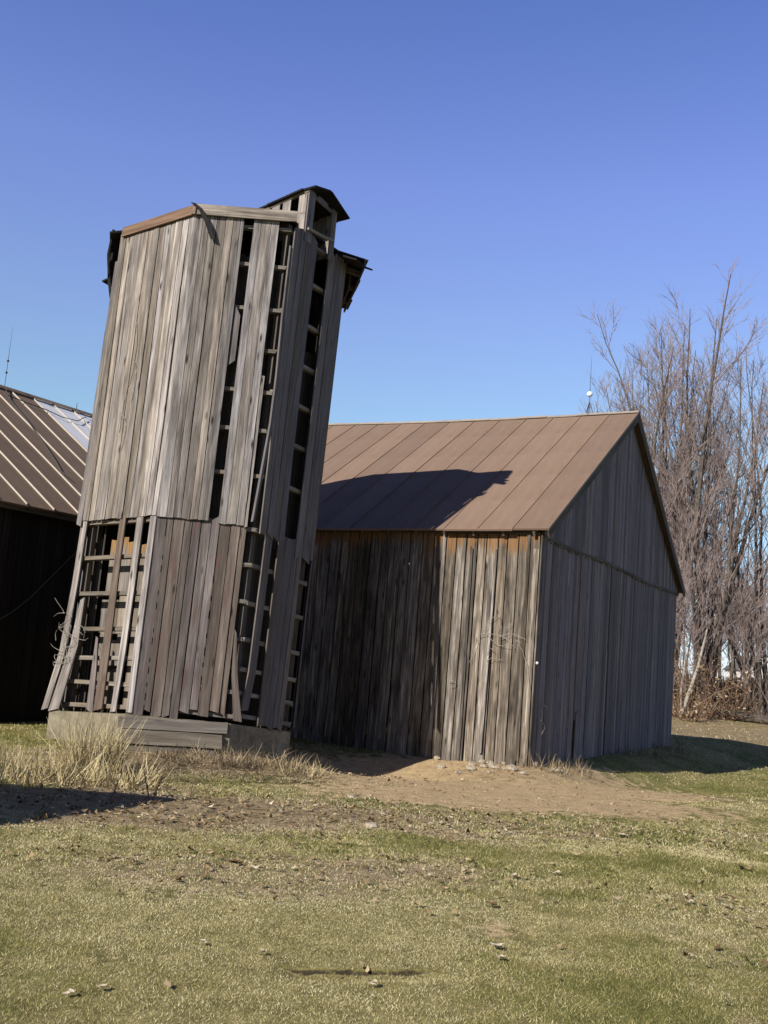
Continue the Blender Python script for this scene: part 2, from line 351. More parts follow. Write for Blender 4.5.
me.loops.add(q.size); me.loops.foreach_set('vertex_index',q.astype(np.int32).ravel()); me.polygons.add(len(q)); me.polygons.foreach_set('loop_start',np.arange(0,q.size,4,dtype=np.int32)); me.update(calc_edges=True)
for nm,fn in (('dirt',m_dirt),('litter',m_litter),('green',m_green),('soil',m_soil)):
    at_=me.attributes.new(nm,'FLOAT','POINT'); at_.data.foreach_set('value',fn(GX,GY).astype(np.float32).ravel())
me.polygons.foreach_set('use_smooth',[True]*len(q)); me.materials.append(M['ground'])
go=bpy.data.objects.new('ground',me); COL.objects.link(go); tag(go,kind='structure')

# ------------------------------------------------------------------ right barn
YAW=.4870576
u=V((math.sin(YAW),math.cos(YAW),0)); v=V((-math.cos(YAW),math.sin(YAW),0)); Z=V((0,0,1))
C=V((2.90797,19.07226,0)); BW=11.63288; EZ=4.23375; RZ=7.9205; EO=.22; GO=.206; BL=8.6
barn=thing('board_barn',C,'grey board barn with brown metal roof, sunlit front corner and shaded gable wall','barn')
slope=math.atan2(RZ-EZ,BW/2+EO)
def wall_z(dist): return EZ+(dist+EO)*math.tan(slope)   # underside line of the roof at distance from near eave wall
def boards_wall(mb,p0,dirn,length,zlo,ztop,normal,wmin,wmax,th,gap=.008,rag=.03,off=0,fresh=False,bulge=0,seg=5,skip=()):
    x=0
    while x<length:
        w=uni(wmin,wmax); w=min(w,length-x+.001)
        c=x+w/2; zt=ztop(c) if callable(ztop) else ztop; zb=zlo+uni(-.03,.03)
        o_=off+uni(-.006,.006); fl=uni(-.02,.02)
        if not any(a_<c<b_ for a_,b_ in skip) and w>.02:
            pts=[];fr=[]
            for i in range(seg+1):
                f_=i/seg; zz=zb+(zt-zb)*f_
                pts.append(p0+dirn*(c+fl*(1-f_)*.4)+normal*(o_+bulge*(1-f_)**3*uni(.2,1.2))+Z*zz)
                fr.append(max(0,1-(zt-zz)/.5) if fresh else 0)
            if fresh: # a closer row just under the top
                q_=pts[-1].copy(); pts.insert(seg,V((q_.x,q_.y,zt-uni(.3,.6)))); fr.insert(seg,.28); fr[-1]=1.0; fr[seg-1]=0
            mb.strip(pts,w-gap-uni(0,.006),th,dirn,normal,rag=rag,jit=.02,fresh=fr)
        x+=w
mb=MB(); boards_wall(mb,C+V((0,0,0)),v,BL,-.30,EZ-.02,-u,.18,.27,.026,gap=.02,fresh=True,bulge=.05,off=.02)
mb.build('front_wall',M['barn'],barn)
mb=MB()  # battens and lifted edge boards of the front
for d_ in (.24,.83,1.33,1.9,2.9,4.1):
    b0=C+v*(d_+uni(-.03,.03))-u*(.048+uni(0,.015)); w_=uni(.045,.075); ln=uni(-.05,.05)
    pts=[b0+v*(ln*(1-i/4))-u*(.05*(1-i/4)**2*uni(.3,1))+Z*(-.1+uni(-.05,.35)*(i==0)+(EZ-.45)*i/4+.12*(i==0)) for i in range(5)]
    pts[-1].z=EZ-uni(.05,.5); mb.strip(pts,w_,.02,v,-u,rag=.04,jit=.05,twist=uni(-.25,.25))
mb.build('batten',M['barn'],barn)
# gable: lower wall and peak with an overlapping row
mb=MB(); nb=-v
boards_wall(mb,C+u*.03,u,BW-.06,-.30,lambda d_:min(EZ+.04,EZ+.5),nb,.13,.2,.025,gap=.006,off=.01,seg=3,skip=((2.42,2.58),(4.72,4.88)))
mb.strip([C+u*2.50+nb*.04+Z*z_ for z_ in (.75,2.2,EZ+.04)],[.10,.17,.17],.025,u,nb,rag=.05)
mb.strip([C+u*2.53+nb*.07+Z*z_ for z_ in (-.2,.6,.95)],[.11,.09,.06],.02,u,nb,rag=.05)
mb.strip([C+u*4.80+nb*.04+Z*z_ for z_ in (2.25,3.2,EZ+.04)],.17,.025,u,nb,rag=.05); mb.strip([C+u*4.84+nb*.03+Z*z_ for z_ in (-.2,1.2,2.4)],[.08,.09,.1],.025,u,nb)
mb.build('gable_wall',M['gable'],barn)
mb=MB(); x=0.05
while x<BW-.1:
    w=uni(.13,.2); c=x+w/2; h0=min(c,BW-c)
    top0=EZ+(min(x,BW-x-w)+EO)*math.tan(slope)-.06; top1=EZ+(min(x+w,BW-x)+EO)*math.tan(slope)-.06
    if x<BW/2<x+w: top0=top1=RZ-.12
    zt=(top0+top1)/2; zb=EZ-.14+uni(-.02,.02)-.03*math.sin(x)
    if zt-zb>.12: mb.strip([C+u*c+nb*.04+Z*zb,C+u*c+nb*.037+Z*zt],w-.006,.022,u,nb,rag=.02)
    x+=w
mb.build('gable_peak',M['gable'],barn)
mb=MB(); mb.strip([C+u*(i*BW/6)+nb*.058+Z*(EZ-.10-.03*math.sin(i*BW/6)) for i in range(7)],.05,.03,Z,nb); mb.build('drip_board',M['frame'],barn)
mb=MB(); boards_wall(mb,C+v*BL,u,BW,-.2,lambda d_:EZ+(min(d_,BW-d_)+EO)*math.tan(slope)-.12,v,.2,.3,.025,seg=2); mb.build('end_wall',M['gable'],barn)
mb=MB(); boards_wall(mb,C+u*BW,v,BL,-.2,EZ-.02,u,.2,.3,.025,seg=2); mb.build('back_wall',M['gable'],barn)
# framing inside
for d_ in (0.15,2.5,5,BL-.15):
    for w_ in (.14,BW-.14): mb=MB(); mb.beam(C+v*d_+u*w_-Z*.2,C+v*d_+u*w_+Z*(EZ-.1),.16,.16,u); mb.build('post',M['frame'],barn)
for w_ in (.14,BW-.14):
    for z_ in (1.3,2.7,EZ-.2): mb=MB(); mb.beam(C+u*w_+Z*z_+v*.25,C+u*w_+Z*z_+v*(BL-.2),.1,.1); mb.build('beam',M['frame'],barn)
# foot boards of the corner
mb=MB(); mb.strip([C+nb*.045-u*.03+Z*z_+v*.0 for z_ in (-.15,1.4,2.9,EZ-.1)],.13,.028,u,nb,jit=.03); mb.strip([C+v*.055-u*.055+Z*z_ for z_ in (-.12,1.4,2.9,EZ-.35)],.11,.025,v,-u,jit=.04); mb.build('corner_board',M['barn'],barn)
# roof slopes with panels
def roof_slope(name,par,eave0,eave1,ridge0,n,matlist,pw,seam_w,seam_h,th=.035,mat_fn=None,wav=0.0):
    mb=MB(); L_=(eave1-eave0).length; k=int(round(L_/pw)); sag=lambda f_:V((0,0,-.05*math.sin(math.pi*min(1,max(0,f_)))*wav))
    up_=ridge0-eave0; edir=(eave1-eave0).normalized()
    for i in range(k):
        f0,f1=i/k,(i+1)/k; rnd=random.random(); m_=mat_fn(i) if mat_fn else 0; lf=uni(-.004,.004); el_=uni(-.03,.03)
        rows=5
        for r_ in range(rows):
            g0,g1=r_/rows,(r_+1)/rows
            P=lambda f_,g_:eave0+edir*(L_*f_)+up_*g_+sag(f_)+n*(lf*(1-g_))-up_.normalized()*(el_ if g_==0 else 0)
            mb.slab([P(f0,g0),P(f1,g0),P(f1,g1),P(f0,g1)] if edir.cross(up_).dot(n)>0 else [P(f1,g0),P(f0,g0),P(f0,g1),P(f1,g1)],n,th,rnd,m_)
    for i in range(k+1):
        f_=i/k; m_=(mat_fn(i,True) if mat_fn else (1 if len(matlist)>1 else 0))
        pts=[eave0+edir*(L_*f_+uni(-.006,.006))+up_*g_+sag(f_)+n*(seam_h/2+.002) for g_ in (0.003,.2,.4,.6,.8,.995)]
        mb.strip(pts,seam_w,seam_h,edir,n,rnd=uni(.2,.8),m=m_)
    return mb.build(name,matlist,par)
nr=(-u*math.sin(slope)+Z*math.cos(slope)).normalized(); nr2=(u*math.sin(slope)+Z*math.cos(slope)).normalized()
E0=C-u*EO-v*GO+Z*EZ; E1=C-u*EO+v*(BL+.2)+Z*EZ; RD0=C+u*BW/2-v*GO+Z*RZ
roof_slope('roof_slope',barn,E0,E1,RD0,nr,[M['roof']],.70,.012,.013,wav=1)
F0=C+u*(BW+EO)-v*GO+Z*EZ; F1=F0+v*(BL+.2+GO)
roof_slope('roof_slope',barn,F0,F1,RD0,nr2,[M['roof']],.70,.014,.02,wav=1)
mb=MB(); k=12
for sgn,nn_ in ((-1,nr),(1,nr2)):
    dn_=(E0-RD0).normalized() if sgn<0 else (F0-RD0).normalized()
    for i in range(k):
        a_=RD0+v*((BL+.4)*i/k)+Z*(-.05*math.sin(math.pi*i/k)); b_=RD0+v*((BL+.4)*(i+1)/k-.004)+Z*(-.05*math.sin(math.pi*(i+1)/k)); h_=.028+uni(-.008,.012)
        qd=[a_+nn_*h_+Z*.012,b_+nn_*h_+Z*.012,b_+nn_*h_+dn_*.09,a_+nn_*h_+dn_*.09]
        if sgn>0: qd=qd[::-1]
        mb.slab(qd,nn_,.012)
mb.build('ridge_cap',M['ridge'],barn)
for s0,s1,nn_ in ((E0,RD0,nr),(F0,RD0,nr2)):
    mb=MB(); d_=(s1-s0).normalized(); a_=s0-nn_*.115+v*.02+d_*.02; b_=s1-nn_*.115+v*.02-d_*.05
    mb.strip([a_.lerp(b_,i/4) for i in range(5)],.15,.025,nn_,-v); mb.build('rake_board',M['frame'],barn)
mb=MB(); mb.strip([E0+u*.17-Z*.03+v*.25,E0+u*.17-Z*.03+v*(BL+.3)],.12,.022,Z,u)
for i in range(13):  # rafter tails
    p=E0+u*.08+v*(.3+i*.6)-Z*.09; mb.beam(p,p+(RD0-E0).normalized()*1.2,.05,.1,nr)
mb.build('eave_board',M['frame'],barn)
d_=ray(536.5,663); P_=C+nb*.07; p=CAM+d_*((P_-CAM).dot(nb)/d_.dot(nb))
mb=MB(); mb.tube([p-nb*.04,p,p+nb*.02,p+nb*.035],[.014,.024,.026,.012],8); mb.build('insulator',M['white'],barn)
# lightning rod with glass ball on the ridge
rp_=RD0+v*(1.22)+Z*.02
mb=MB(); mb.tube([rp_,rp_+Z*.5,rp_+Z*1.0,rp_+Z*1.45],[.008,.007,.005,.002],6)
for k_ in range(3): an=k_*2.1; mb.tube([rp_+V((.13*math.cos(an),.13*math.sin(an),-.04)),rp_+Z*.28],[.007,.007],4)
rod=mb.build('lightning_rod',M['blackiron'],barn)
mb=MB(); mb.ball(rp_+Z*.48,.075,12,sq=(1,1,.95)); bl=mb.build('glass_ball',M['glassball'],barn,smooth=True); bl.parent=rod

# ------------------------------------------------------------------ left barn
TH=.5647874; ul=V((math.sin(TH),math.cos(TH),0)); nl=V((math.cos(TH),-math.sin(TH),0))
A=V((-9.0898,23.7421,7.2)); PH=.5834995; LN=6.0248; dn=nl*math.cos(PH)-Z*math.sin(PH); nlr=nl*math.sin(PH)+Z*math.cos(PH)
EZL=(A+dn*LN).z; RUN=LN*math.cos(PH); b0,b1=-5.5,15.0
lb=thing('seamed_roof_barn',V((A.x,A.y,0)),'dark walled barn at left with brown standing-seam metal roof and silvery end panels','barn')
GALV=None
e0=A+dn*LN+ul*b0; e1=A+dn*LN+ul*b1; r0=A+ul*b0
pwL=.62; kL=int(round((b1-b0)/pwL))
# panels become galvanised beyond the seam that meets the ridge at pixel (34,399)
def ridge_par(px,py):
    d=ray(px,py); n_=nlr; t_=(A-CAM).dot(n_)/d.dot(n_); return (CAM+d*t_-A).dot(ul)
gp=ridge_par(35,401); 
kk_=(gp-b0)/((b1-b0)/kL); sh=(kk_-round(kk_))*((b1-b0)/kL); b0+=sh; b1+=sh; e0+=ul*sh; e1+=ul*sh; r0+=ul*sh; gi=int(round((gp-b0)/((b1-b0)/kL)))
roof_slope('roof_slope',lb,e0,e1,r0,nlr,[M['roof_left'],M['seam'],M['galv']],(b1-b0)/kL,.016,.03,mat_fn=lambda i,s=False:(1 if s else (2 if i>=gi else 0)))
nl2=-nl*math.sin(PH)+Z*math.cos(PH); dn2=-nl*math.cos(PH)-Z*math.sin(PH)
roof_slope('roof_slope',lb,r0+dn2*LN,r0+dn2*LN+ul*(b1-b0),r0,nl2,[M['roof_left'],M['seam']],.62,.022,.045)
mb=MB()
for nn_,dd in ((nlr,dn),(nl2,dn2)):
    for i in range(14):
        a_=r0+ul*((b1-b0)*i/14); b_=r0+ul*((b1-b0)*(i+1)/14-.004); h_=.05
        qd=[a_+nn_*h_+Z*.01,a_+nn_*h_+dd*.13,b_+nn_*h_+dd*.13,b_+nn_*h_+Z*.01]
        if (qd[1]-qd[0]).cross(qd[2]-qd[1]).dot(nn_)<0: qd=qd[::-1]
        mb.slab(qd,nn_,.012)
mb.build('ridge_cap',M['roof_left'],lb)
w0=V((A.x,A.y,0))+nl*(RUN-.3)+ul*(b0+.3)
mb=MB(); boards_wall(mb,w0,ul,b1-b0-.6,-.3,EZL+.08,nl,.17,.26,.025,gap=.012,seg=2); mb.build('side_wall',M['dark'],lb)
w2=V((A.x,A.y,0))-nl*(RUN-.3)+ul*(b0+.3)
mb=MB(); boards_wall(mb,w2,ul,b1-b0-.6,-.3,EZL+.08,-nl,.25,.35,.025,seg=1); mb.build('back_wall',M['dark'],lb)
for nm,bb,sg in (('gable_wall',b0+.3,-1),('gable_wall',b1-.3,1)):
    mb=MB(); ww=2*(RUN-.3); q0=V((A.x,A.y,0))-nl*(RUN-.3)+ul*bb
    boards_wall(mb,q0,nl,ww,-.3,lambda d_:EZL+.06+min(d_,ww-d_)*math.tan(PH),ul*sg,.2,.3,.025,seg=1); mb.build(nm,M['gable'],lb)
mb=MB(); ee=A+dn*(LN-.06)+ul*b0-nlr*.10; mb.strip([ee,ee+ul*(b1-b0)],.12,.03,Z,nl); mb.build('eave_board',M['frame'],lb)
# lightning rod and conductor cable
rb=ridge_par(4.5,388.5); rp2=A+ul*rb
mb=MB(); mb.tube([rp2,rp2+Z*.7,rp2+Z*1.5],[.007,.006,.002],6); rod2=mb.build('lightning_rod',M['blackiron'],lb)
for h_ in (.38,.66): mb=MB(); mb.ball(rp2+Z*h_,.03,8); k2=mb.build('rod_knob',M['blackiron'],lb); k2.parent=rod2
rb3=ridge_par(75,410); mb=MB(); mb.tube([A+ul*rb3,A+ul*rb3+Z*.22],[.012,.006],5); mb.build('vent_spike',M['blackiron'],lb)
def roof_pix(px,py,h=.06):
    d=ray(px,py); t_=(A+nlr*h-CAM).dot(nlr)/d.dot(nlr); return CAM+d*t_
mb=MB(); cp=[(6,388),(7,395),(20,400),(33,405),(47,410),(62,417),(78,421),(85,417),(92,421)]
pts=[roof_pix(*q) for q in cp]; mb.tube(pts,[.012]*len(pts),5)
cp=[(7,395),(14,404),(24,416),(40,438),(52,456),(60,470),(70,478)]; pts=[roof_pix(*q) for q in cp]; mb.tube(pts,[.009]*len(pts),5)
mb.build('conductor_cable',M['cable'],lb)
def wl_pix(px,py,off=.05):
    P0=w0+nl*off; d=ray(px,py); t_=(P0-CAM).dot(nl)/d.dot(nl); return CAM+d*t_
mb=MB(); pts=[wl_pix(*q) for q in ((-30,632),(0,619),(12,612),(30,598),(50,578),(70,558),(95,535))]; mb.tube(pts,[.010]*len(pts),6); tag(mb.build('sagging_cable',M['cable'],lb))

# ------------------------------------------------------------------ wooden silo
SC=1.15
BX,BY,AX,AY,RB,RT,P0_,PT_,SM,ST=(-2.70*SC,15.09237*SC,-.111444,.000398,1.645*SC,1.79*SC,-1.719580,-1.739867,3.131259*SC,7.51998*SC)
BZ=1.6*(1-SC)
ca,sa=math.cos(AX),math.sin(AX)
def sp(sv,k,R_=None,dr=0.0):
    t_=sv/ST; r_=(RB+(RT-RB)*t_ if R_ is None else R_)+dr; an=P0_+(PT_-P0_)*t_+k*math.pi/4
    x,y,z=r_*math.cos(an),r_*math.sin(an),sv; z+=(.10*x+.06*abs(x))*t_*t_
    y,z=ca*y-sa*z,sa*y+ca*z
    return V((BX+x,BY+y,BZ+z))
AXIS=(sp(ST,0)+sp(ST,4))/2-(sp(0,0)+sp(0,4))/2; AXIS.normalize()
def ftan(k): return (sp(ST/2,k+1)-sp(ST/2,k)).normalized()
def fnor(k): return ftan(k).cross(AXIS).normalized()
def tp(k,a_,sv,off=0.0): return sp(sv,k).lerp(sp(sv,k+1),a_)+fnor(k)*off
silo=thing('wooden_silo',V((BX,BY,BZ)),'tall leaning eight-sided wooden silo of grey boards with missing siding and small roof dormer','silo')
S0=.66
def sboards(mb,k,a0,a1,s0,s1,wm=.17,off=.05,th=.024,rag=.03,bow=.012,fresh=0,gap=.006,skip=(),drop=.0,seg=4):
    side=(sp(ST*.6,k+1)-sp(ST*.6,k)).length; x=a0
    while x<a1-.005:
        w=uni(.75,1.3)*wm/side; w=min(w,a1-x)
        if a1-x-w<.4*wm/side: w=a1-x
        c=x+w/2
        if not any(l<=c<=h for l,h in skip):
            st0=s0+uni(-drop,drop); b=uni(-bow,bow); sl=uni(-.004,.004); o_=off+uni(-.006,.006)
            pts=[tp(k,c+sl*math.sin(math.pi*i/seg),st0+(s1-st0)*i/seg,o_+b*math.sin(math.pi*i/seg)+uni(0,.02)*(i==0)) for i in range(seg+1)]
            ws=[((sp(st0+(s1-st0)*i/seg,k+1)-sp(st0+(s1-st0)*i/seg,k)).length*w)-gap-uni(0,.004) for i in range(seg+1)]
            mb.strip(pts,ws,th,ftan(k),fnor(k),rag=rag,fresh=[fresh]*(seg+1))
        x+=w
# girts: rings of horizontal bars, each ring a part
GS=[.72,1.05,1.43,1.86,2.42,2.98,3.55,4.39,5.11,5.75,6.43,7.12,7.86,8.5]
for g_ in GS:
    mb=MB()
    for k in range(8):
        a_=sp(g_,k,dr=-.005); b_=sp(g_,k+1,dr=-.005); d_=(b_-a_).normalized()
        mb.strip([a_-fnor(k)*.03+AXIS*uni(-.02,.02),b_-fnor(k)*.03+AXIS*uni(-.02,.02)],.06,.085,AXIS,fnor(k),rag=.03)
    mb.build('girt',M['girt'],silo)
for k in range(8):
    mb=MB(); mb.strip([sp(S0+(ST-S0)*i/4,k,dr=-.11) for i in range(5)],.10,.09,ftan(k),fnor(k)); mb.build('corner_post',M['frame'],silo)
# upper siding
MID=3.58
mb=MB(); sboards(mb,7,-.02,1.019,MID,ST+.02,.118,off=.056,rag=.014,bow=.02); mb.build('upper_siding',M['silo'],silo)
mb=MB(); sboards(mb,0,-.017,.50,MID-.01,ST+.02,.125,off=.062,rag=.014,bow=.016); sboards(mb,0,.60,.865,MID-.02,ST+.02,.16,off=.06,rag=.014); sboards(mb,0,.865,.90,MID-.02,6.0,.07,off=.055)
sboards(mb,0,.50,.575,6.1,7.05,.16,off=.05,rag=.12)
mb.build('upper_siding',M['silo'],silo)
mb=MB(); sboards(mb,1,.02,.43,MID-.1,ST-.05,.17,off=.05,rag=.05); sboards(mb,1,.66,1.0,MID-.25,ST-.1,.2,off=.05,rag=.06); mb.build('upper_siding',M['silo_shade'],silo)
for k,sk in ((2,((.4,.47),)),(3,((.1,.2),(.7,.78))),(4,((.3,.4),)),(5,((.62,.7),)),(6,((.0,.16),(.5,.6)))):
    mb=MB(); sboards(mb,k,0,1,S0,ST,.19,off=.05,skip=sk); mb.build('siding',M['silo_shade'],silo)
# lower siding
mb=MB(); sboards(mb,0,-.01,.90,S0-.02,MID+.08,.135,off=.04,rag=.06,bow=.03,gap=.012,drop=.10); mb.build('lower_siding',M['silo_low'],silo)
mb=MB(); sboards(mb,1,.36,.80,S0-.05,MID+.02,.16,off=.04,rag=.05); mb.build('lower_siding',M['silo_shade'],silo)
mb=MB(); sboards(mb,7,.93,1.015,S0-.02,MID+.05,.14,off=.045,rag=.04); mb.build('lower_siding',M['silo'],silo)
# loose and leftover boards
def loose(k,pl,w,mat,th=.026,tw=0,label=None):
    mb=MB(); mb.strip([tp(k,a_,s_,o_) for a_,s_,o_ in pl],w,th,ftan(k),fnor(k),rag=.05,jit=.04,twist=tw); ob=mb.build('loose_board',mat,silo)
    if label: ob['label']=label
loose(7,[(.0,3.62,.05),(-.01,2.6,.06),(-.05,1.5,.08),(-.13,.62,.17)],.13,M['silo'])
loose(7,[(.12,2.35,.04),(.10,1.6,.07),(.03,.9,.14),(.0,.60,.17)],[.08,.17,.2,.2],M['silo'])
loose(7,[(.555,3.75,.05),(.555,2.6,.055),(.55,1.5,.05),(.56,.64,.07)],[.12,.13,.15,.17],M['brown'],label='brown stained upright board')
loose(7,[(.40,1.75,.045),(.42,1.2,.05),(.43,.62,.05)],[.05,.11,.13],M['silo_low'])
loose(7,[(.80,3.9,.06),(.80,2.6,.06),(.79,1.5,.06),(.77,.66,.07)],[.13,.13,.12,.1],M['silo'])
loose(7,[(-.06,6.9,.02),(-.07,5.6,.03),(-.06,4.4,.05),(-.05,3.5,.09)],.11,M['silo'])
loose(7,[(-.08,8.2,-.03),(-.09,7.0,-.02),(-.08,6.0,-.01)],.10,M['silo_shade'])
loose(1,[(.02,8.2,.03),(.015,7,.03),(.02,6,.04),(-.02,5.2,.07),(-.10,4.4,.10),(-.16,3.6,.10)],.11,M['silo_shade'],th=.03,tw=-.5,label='bowed board bent away from the corner')
loose(1,[(.19,3.75,.04),(.18,2.5,.04),(.16,1.4,.05),(.10,.8,.05)],.17,M['silo_shade'])
loose(0,[(.91,1.95,.05),(.95,1.3,.05),(1.03,.68,.06)],[.03,.09,.12],M['silo_low'])
# inner lining staves seen through the missing boards
mb=MB()
def stave(k,a0,a1,s0,s1,fr=0,wm=.15):
    side=1.6; n_=max(1,int((a1-a0)*side/wm)); 
    for i in range(n_):
        aa=a0+(a1-a0)*(i+.5)/n_; w=(a1-a0)/n_*side-.006; q=s1+uni(-.08,.08)
        mb.strip([tp(k,aa,s0,-.30),tp(k,aa,q-.5,-.30),tp(k,aa,q-.22,-.30),tp(k,aa,q,-.30)],w,.022,ftan(k),fnor(k),rag=.03,fresh=[0,0,fr*.4,fr])
stave(7,.20,.56,2.45,3.32,1.0); stave(7,.64,.72,.7,3.3,1); stave(7,.83,.92,.7,3.32,1.0)
stave(7,.17,.54,1.86,2.38); stave(7,.20,.30,1.30,1.82); stave(7,.36,.55,1.35,1.84); stave(7,.18,.26,.72,1.32); stave(7,.36,.5,.72,1.3); 
stave(7,.0,.06,.7,3.3); mb.build('inner_lining',M['lining'],silo)
mb=MB(); stave(0,.05,.78,.7,8.2); stave(0,.80,1.0,.7,7.6); stave(1,.0,.5,.7,7.9); stave(1,.52,1.0,.7,6.9)
for k in (2,3,4,5,6): stave(k,0.0,.48,.7,8.0); stave(k,.50,1.0,.7,8.3)
mb.build('inner_lining',M['frame'],silo)  # dark staves added behind the gaps; interior shade is put into their colour
# foundation: upright concrete ring and crib planks
FZ=-.5; FT=sp(S0-.03,0).z-.02
mb=MB()
def fp(k,r_,z_): an=P0_+k*math.pi/4; return V((BX-.09+r_*math.cos(an),BY+.07+r_*math.sin(an),z_))
for k in range(8):
    if k==0: zt0=FT
    o0,o1,i0,i1=RB+.12,RB+.12,RB-.2,RB-.2
    for s_ in range(4):
        f0,f1=s_/4,(s_+1)/4
        O=lambda f_,z_:fp(k,o0,z_).lerp(fp(k+1,o0,z_),f_); I=lambda f_,z_:fp(k,i0,z_).lerp(fp(k+1,i0,z_),f_)
        z0=sp(S0-.05,k).z*(1-f0)+sp(S0-.05,k+1).z*f0; z1=sp(S0-.05,k).z*(1-f1)+sp(S0-.05,k+1).z*f1
        mb.poly([O(f0,FZ),O(f1,FZ),O(f1,z1),O(f0,z0)]); mb.poly([O(f0,z0),O(f1,z1),I(f1,z1),I(f0,z0)]); mb.poly([I(f1,FZ),I(f0,FZ),I(f0,z0),I(f1,z1)])
mb.build('concrete_base',M['concrete'],silo)
tm=(fp(1,1,0)-fp(0,1,0)).normalized(); nm_=V((tm.y,-tm.x,0)); pa=fp(0,RB+.12,0); pb=fp(1,RB+.12,0)
zz=sp(S0-.05,0).z
for i,(h_,wd) in enumerate(((zz-.10,.17),(zz-.30,.21),(zz-.53,.22))):
    mb=MB(); mb.strip([pa.lerp(pb,f_)+nm_*(.04+.012*i)+Z*(h_+uni(-.008,.008)) for f_ in (-.05+.03*i,.3,.6,.97-.05*i)],wd-.012,.05,Z,nm_,rag=.02,jit=.02); mb.build('crib_plank',M['girt'],silo)
# roof: low pyramid with torn overhang
AP=(sp(ST,0)+sp(ST,4))/2+AXIS*1.12
mb=MB(); over={0:.05,7:.05,1:-.12,2:.42,3:.4,4:.4,5:.4,6:.22}
for k in range(8):
    ov=over[k]; a_=sp(ST+.1,k)+fnor(k)*ov-ftan(k)*ov*.41; b_=sp(ST+.1,k+1)+fnor(k)*ov+ftan(k)*ov*.41
    n_=(b_-a_).cross(AP-a_).normalized(); nseg=5
    for i in range(nseg):
        f0,f1=i/nseg,(i+1)/nseg; p,q_=a_.lerp(b_,f0),a_.lerp(b_,f1)
        tear=uni(-.02,.05); dwn=(((p+q_)/2)-AP).normalized(); dz=-AXIS*(ov*.35)
        mb.slab([p+dwn*tear+dz,q_+dwn*tear+dz,AP.lerp(q_,.02),AP.lerp(p,.02)],n_,.035)
mb.build('roof',M['tar'],silo)
def fascia(k,f0,f1,mat,h=.17,off=.10,dz=.03):
    mb=MB(); pts=[tp(k,f0+(f1-f0)*i/3,ST+dz,off) for i in range(4)]; mb.strip(pts,h,.03,AXIS,fnor(k),rag=.03,jit=.03); mb.build('fascia_board',mat,silo)
fascia(7,.04,1.06,M['fascia'],.17); fascia(0,-.03,1.04,M['silo'],.19,.11,.05)
# torn eave boards on the back left side and the back right side
mb=MB()
mb.strip([tp(6,.98,ST+.10,.20),tp(6,.55,ST+.06,.26),tp(6,.0,ST+.02,.26)],.05,.05,AXIS,fnor(6))
mb.strip([tp(6,.90,ST+.08,.22),tp(6,.86,ST-.30,.25),tp(6,.80,ST-.62,.20)],.16,.03,ftan(6),fnor(6),rag=.05)
mb.strip([tp(6,.55,ST+.05,.25),tp(6,.5,ST-.35,.24),tp(6,.46,ST-.78,.15)],.42,.03,ftan(6),fnor(6),rag=.10)
mb.strip([tp(6,.80,ST-.28,.20),tp(6,.3,ST-.34,.2)],.30,.03,AXIS,fnor(6),rag=.08)
mb.build('torn_eave_board',M['tar'],silo)
mb=MB()
for f_ in (.15,.5,.85): mb.beam(tp(2,f_,ST-.05,-.1),tp(2,f_,ST-.12,.36),.05,.09,AXIS)
mb.strip([tp(2,-.1,ST-.10,.36),tp(2,.5,ST-.12,.38),tp(2,1.1,ST-.1,.38)],.12,.03,AXIS,fnor(2),rag=.04)
mb.strip([tp(2,.25,ST-.15,.22),tp(2,.9,ST-.33,.20)],.28,.03,AXIS,fnor(2),rag=.08)
mb.build('torn_eave_board',M['frame'],silo)
mb=MB(); qd=[tp(1,.80,ST-.03,.03),tp(1,1.10,ST-.02,.03),tp(1,1.13,ST-.22,.50),tp(1,.99,ST-.20,.40),tp(1,.97,ST-.24,.50),tp(1,.83,ST-.20,.46)]
n_=(qd[1]-qd[0]).cross(qd[2]-qd[1]).normalized(); qd=qd if n_.dot(AXIS)>0 else qd[::-1]; n_=n_ if n_.dot(AXIS)>0 else -n_
mb.slab(qd,n_,.03); mb.build('torn_eave_board',M['tar'],silo)
# bent flashing strip hanging at the front corner
mb=MB(); q0=tp(0,-.03,ST+.14,.14); mb.strip([q0-ftan(0)*.02,tp(0,.04,ST+.03,.16),tp(0,.12,ST-.20,.17),tp(0,.20,ST-.47,.13)],.075,.012,ftan(0),fnor(0),twist=.5); mb.build('hanging_flashing',M['tar'],silo)
# dormer over the chute
tR,nR=ftan(1),fnor(1); OD=tp(1,.45,ST,0.0)
def dp(t_,o_,h_): return OD+tR*t_+nR*o_+AXIS*(h_+(.16*min(0,o_) if h_>.5 else 0))
HW=.42; HE=.70; HP=.84
dor=bpy.data.objects.new('dormer',None); COL.objects.link(dor); dor.parent=silo; dor.location=OD-V((BX,BY,BZ))
mb=MB()
for t_,w_,h0,h1 in ((-.335,.19,-.25,HE+.05),(.36,.14,-.25,HE+.02)): mb.strip([dp(t_,.06,h0),dp(t_,.06,h1)],w_,.025,tR,nR,rag=.02)
for i in range(6):
    t_=-HW+.072+i*.143; hh=HP-.02-abs(t_)/HW*(HP-HE); mb.strip([dp(t_,.05,HE-.06),dp(t_,.05,hh-.04)],.14,.022,tR,nR)
mb.build('front_wall',M['silo_shade'],dor)
for sg in (-1,1):
    mb=MB()
    for i,o_ in enumerate((-.05,-.22,-.39,-.62,-.82)):
        if (sg<0 and i in (1,4)) : continue
        mb.strip([dp(sg*HW,o_,-.15+.0),dp(sg*HW,o_,HE)],.165,.022,nR,tR*sg,rag=.02)
    mb.strip([dp(sg*HW*.97,.03,.28),dp(sg*HW*.97,-.95,.28)],.05,.05,AXIS,tR*sg)
    mb.build('side_wall',M['silo'],dor)
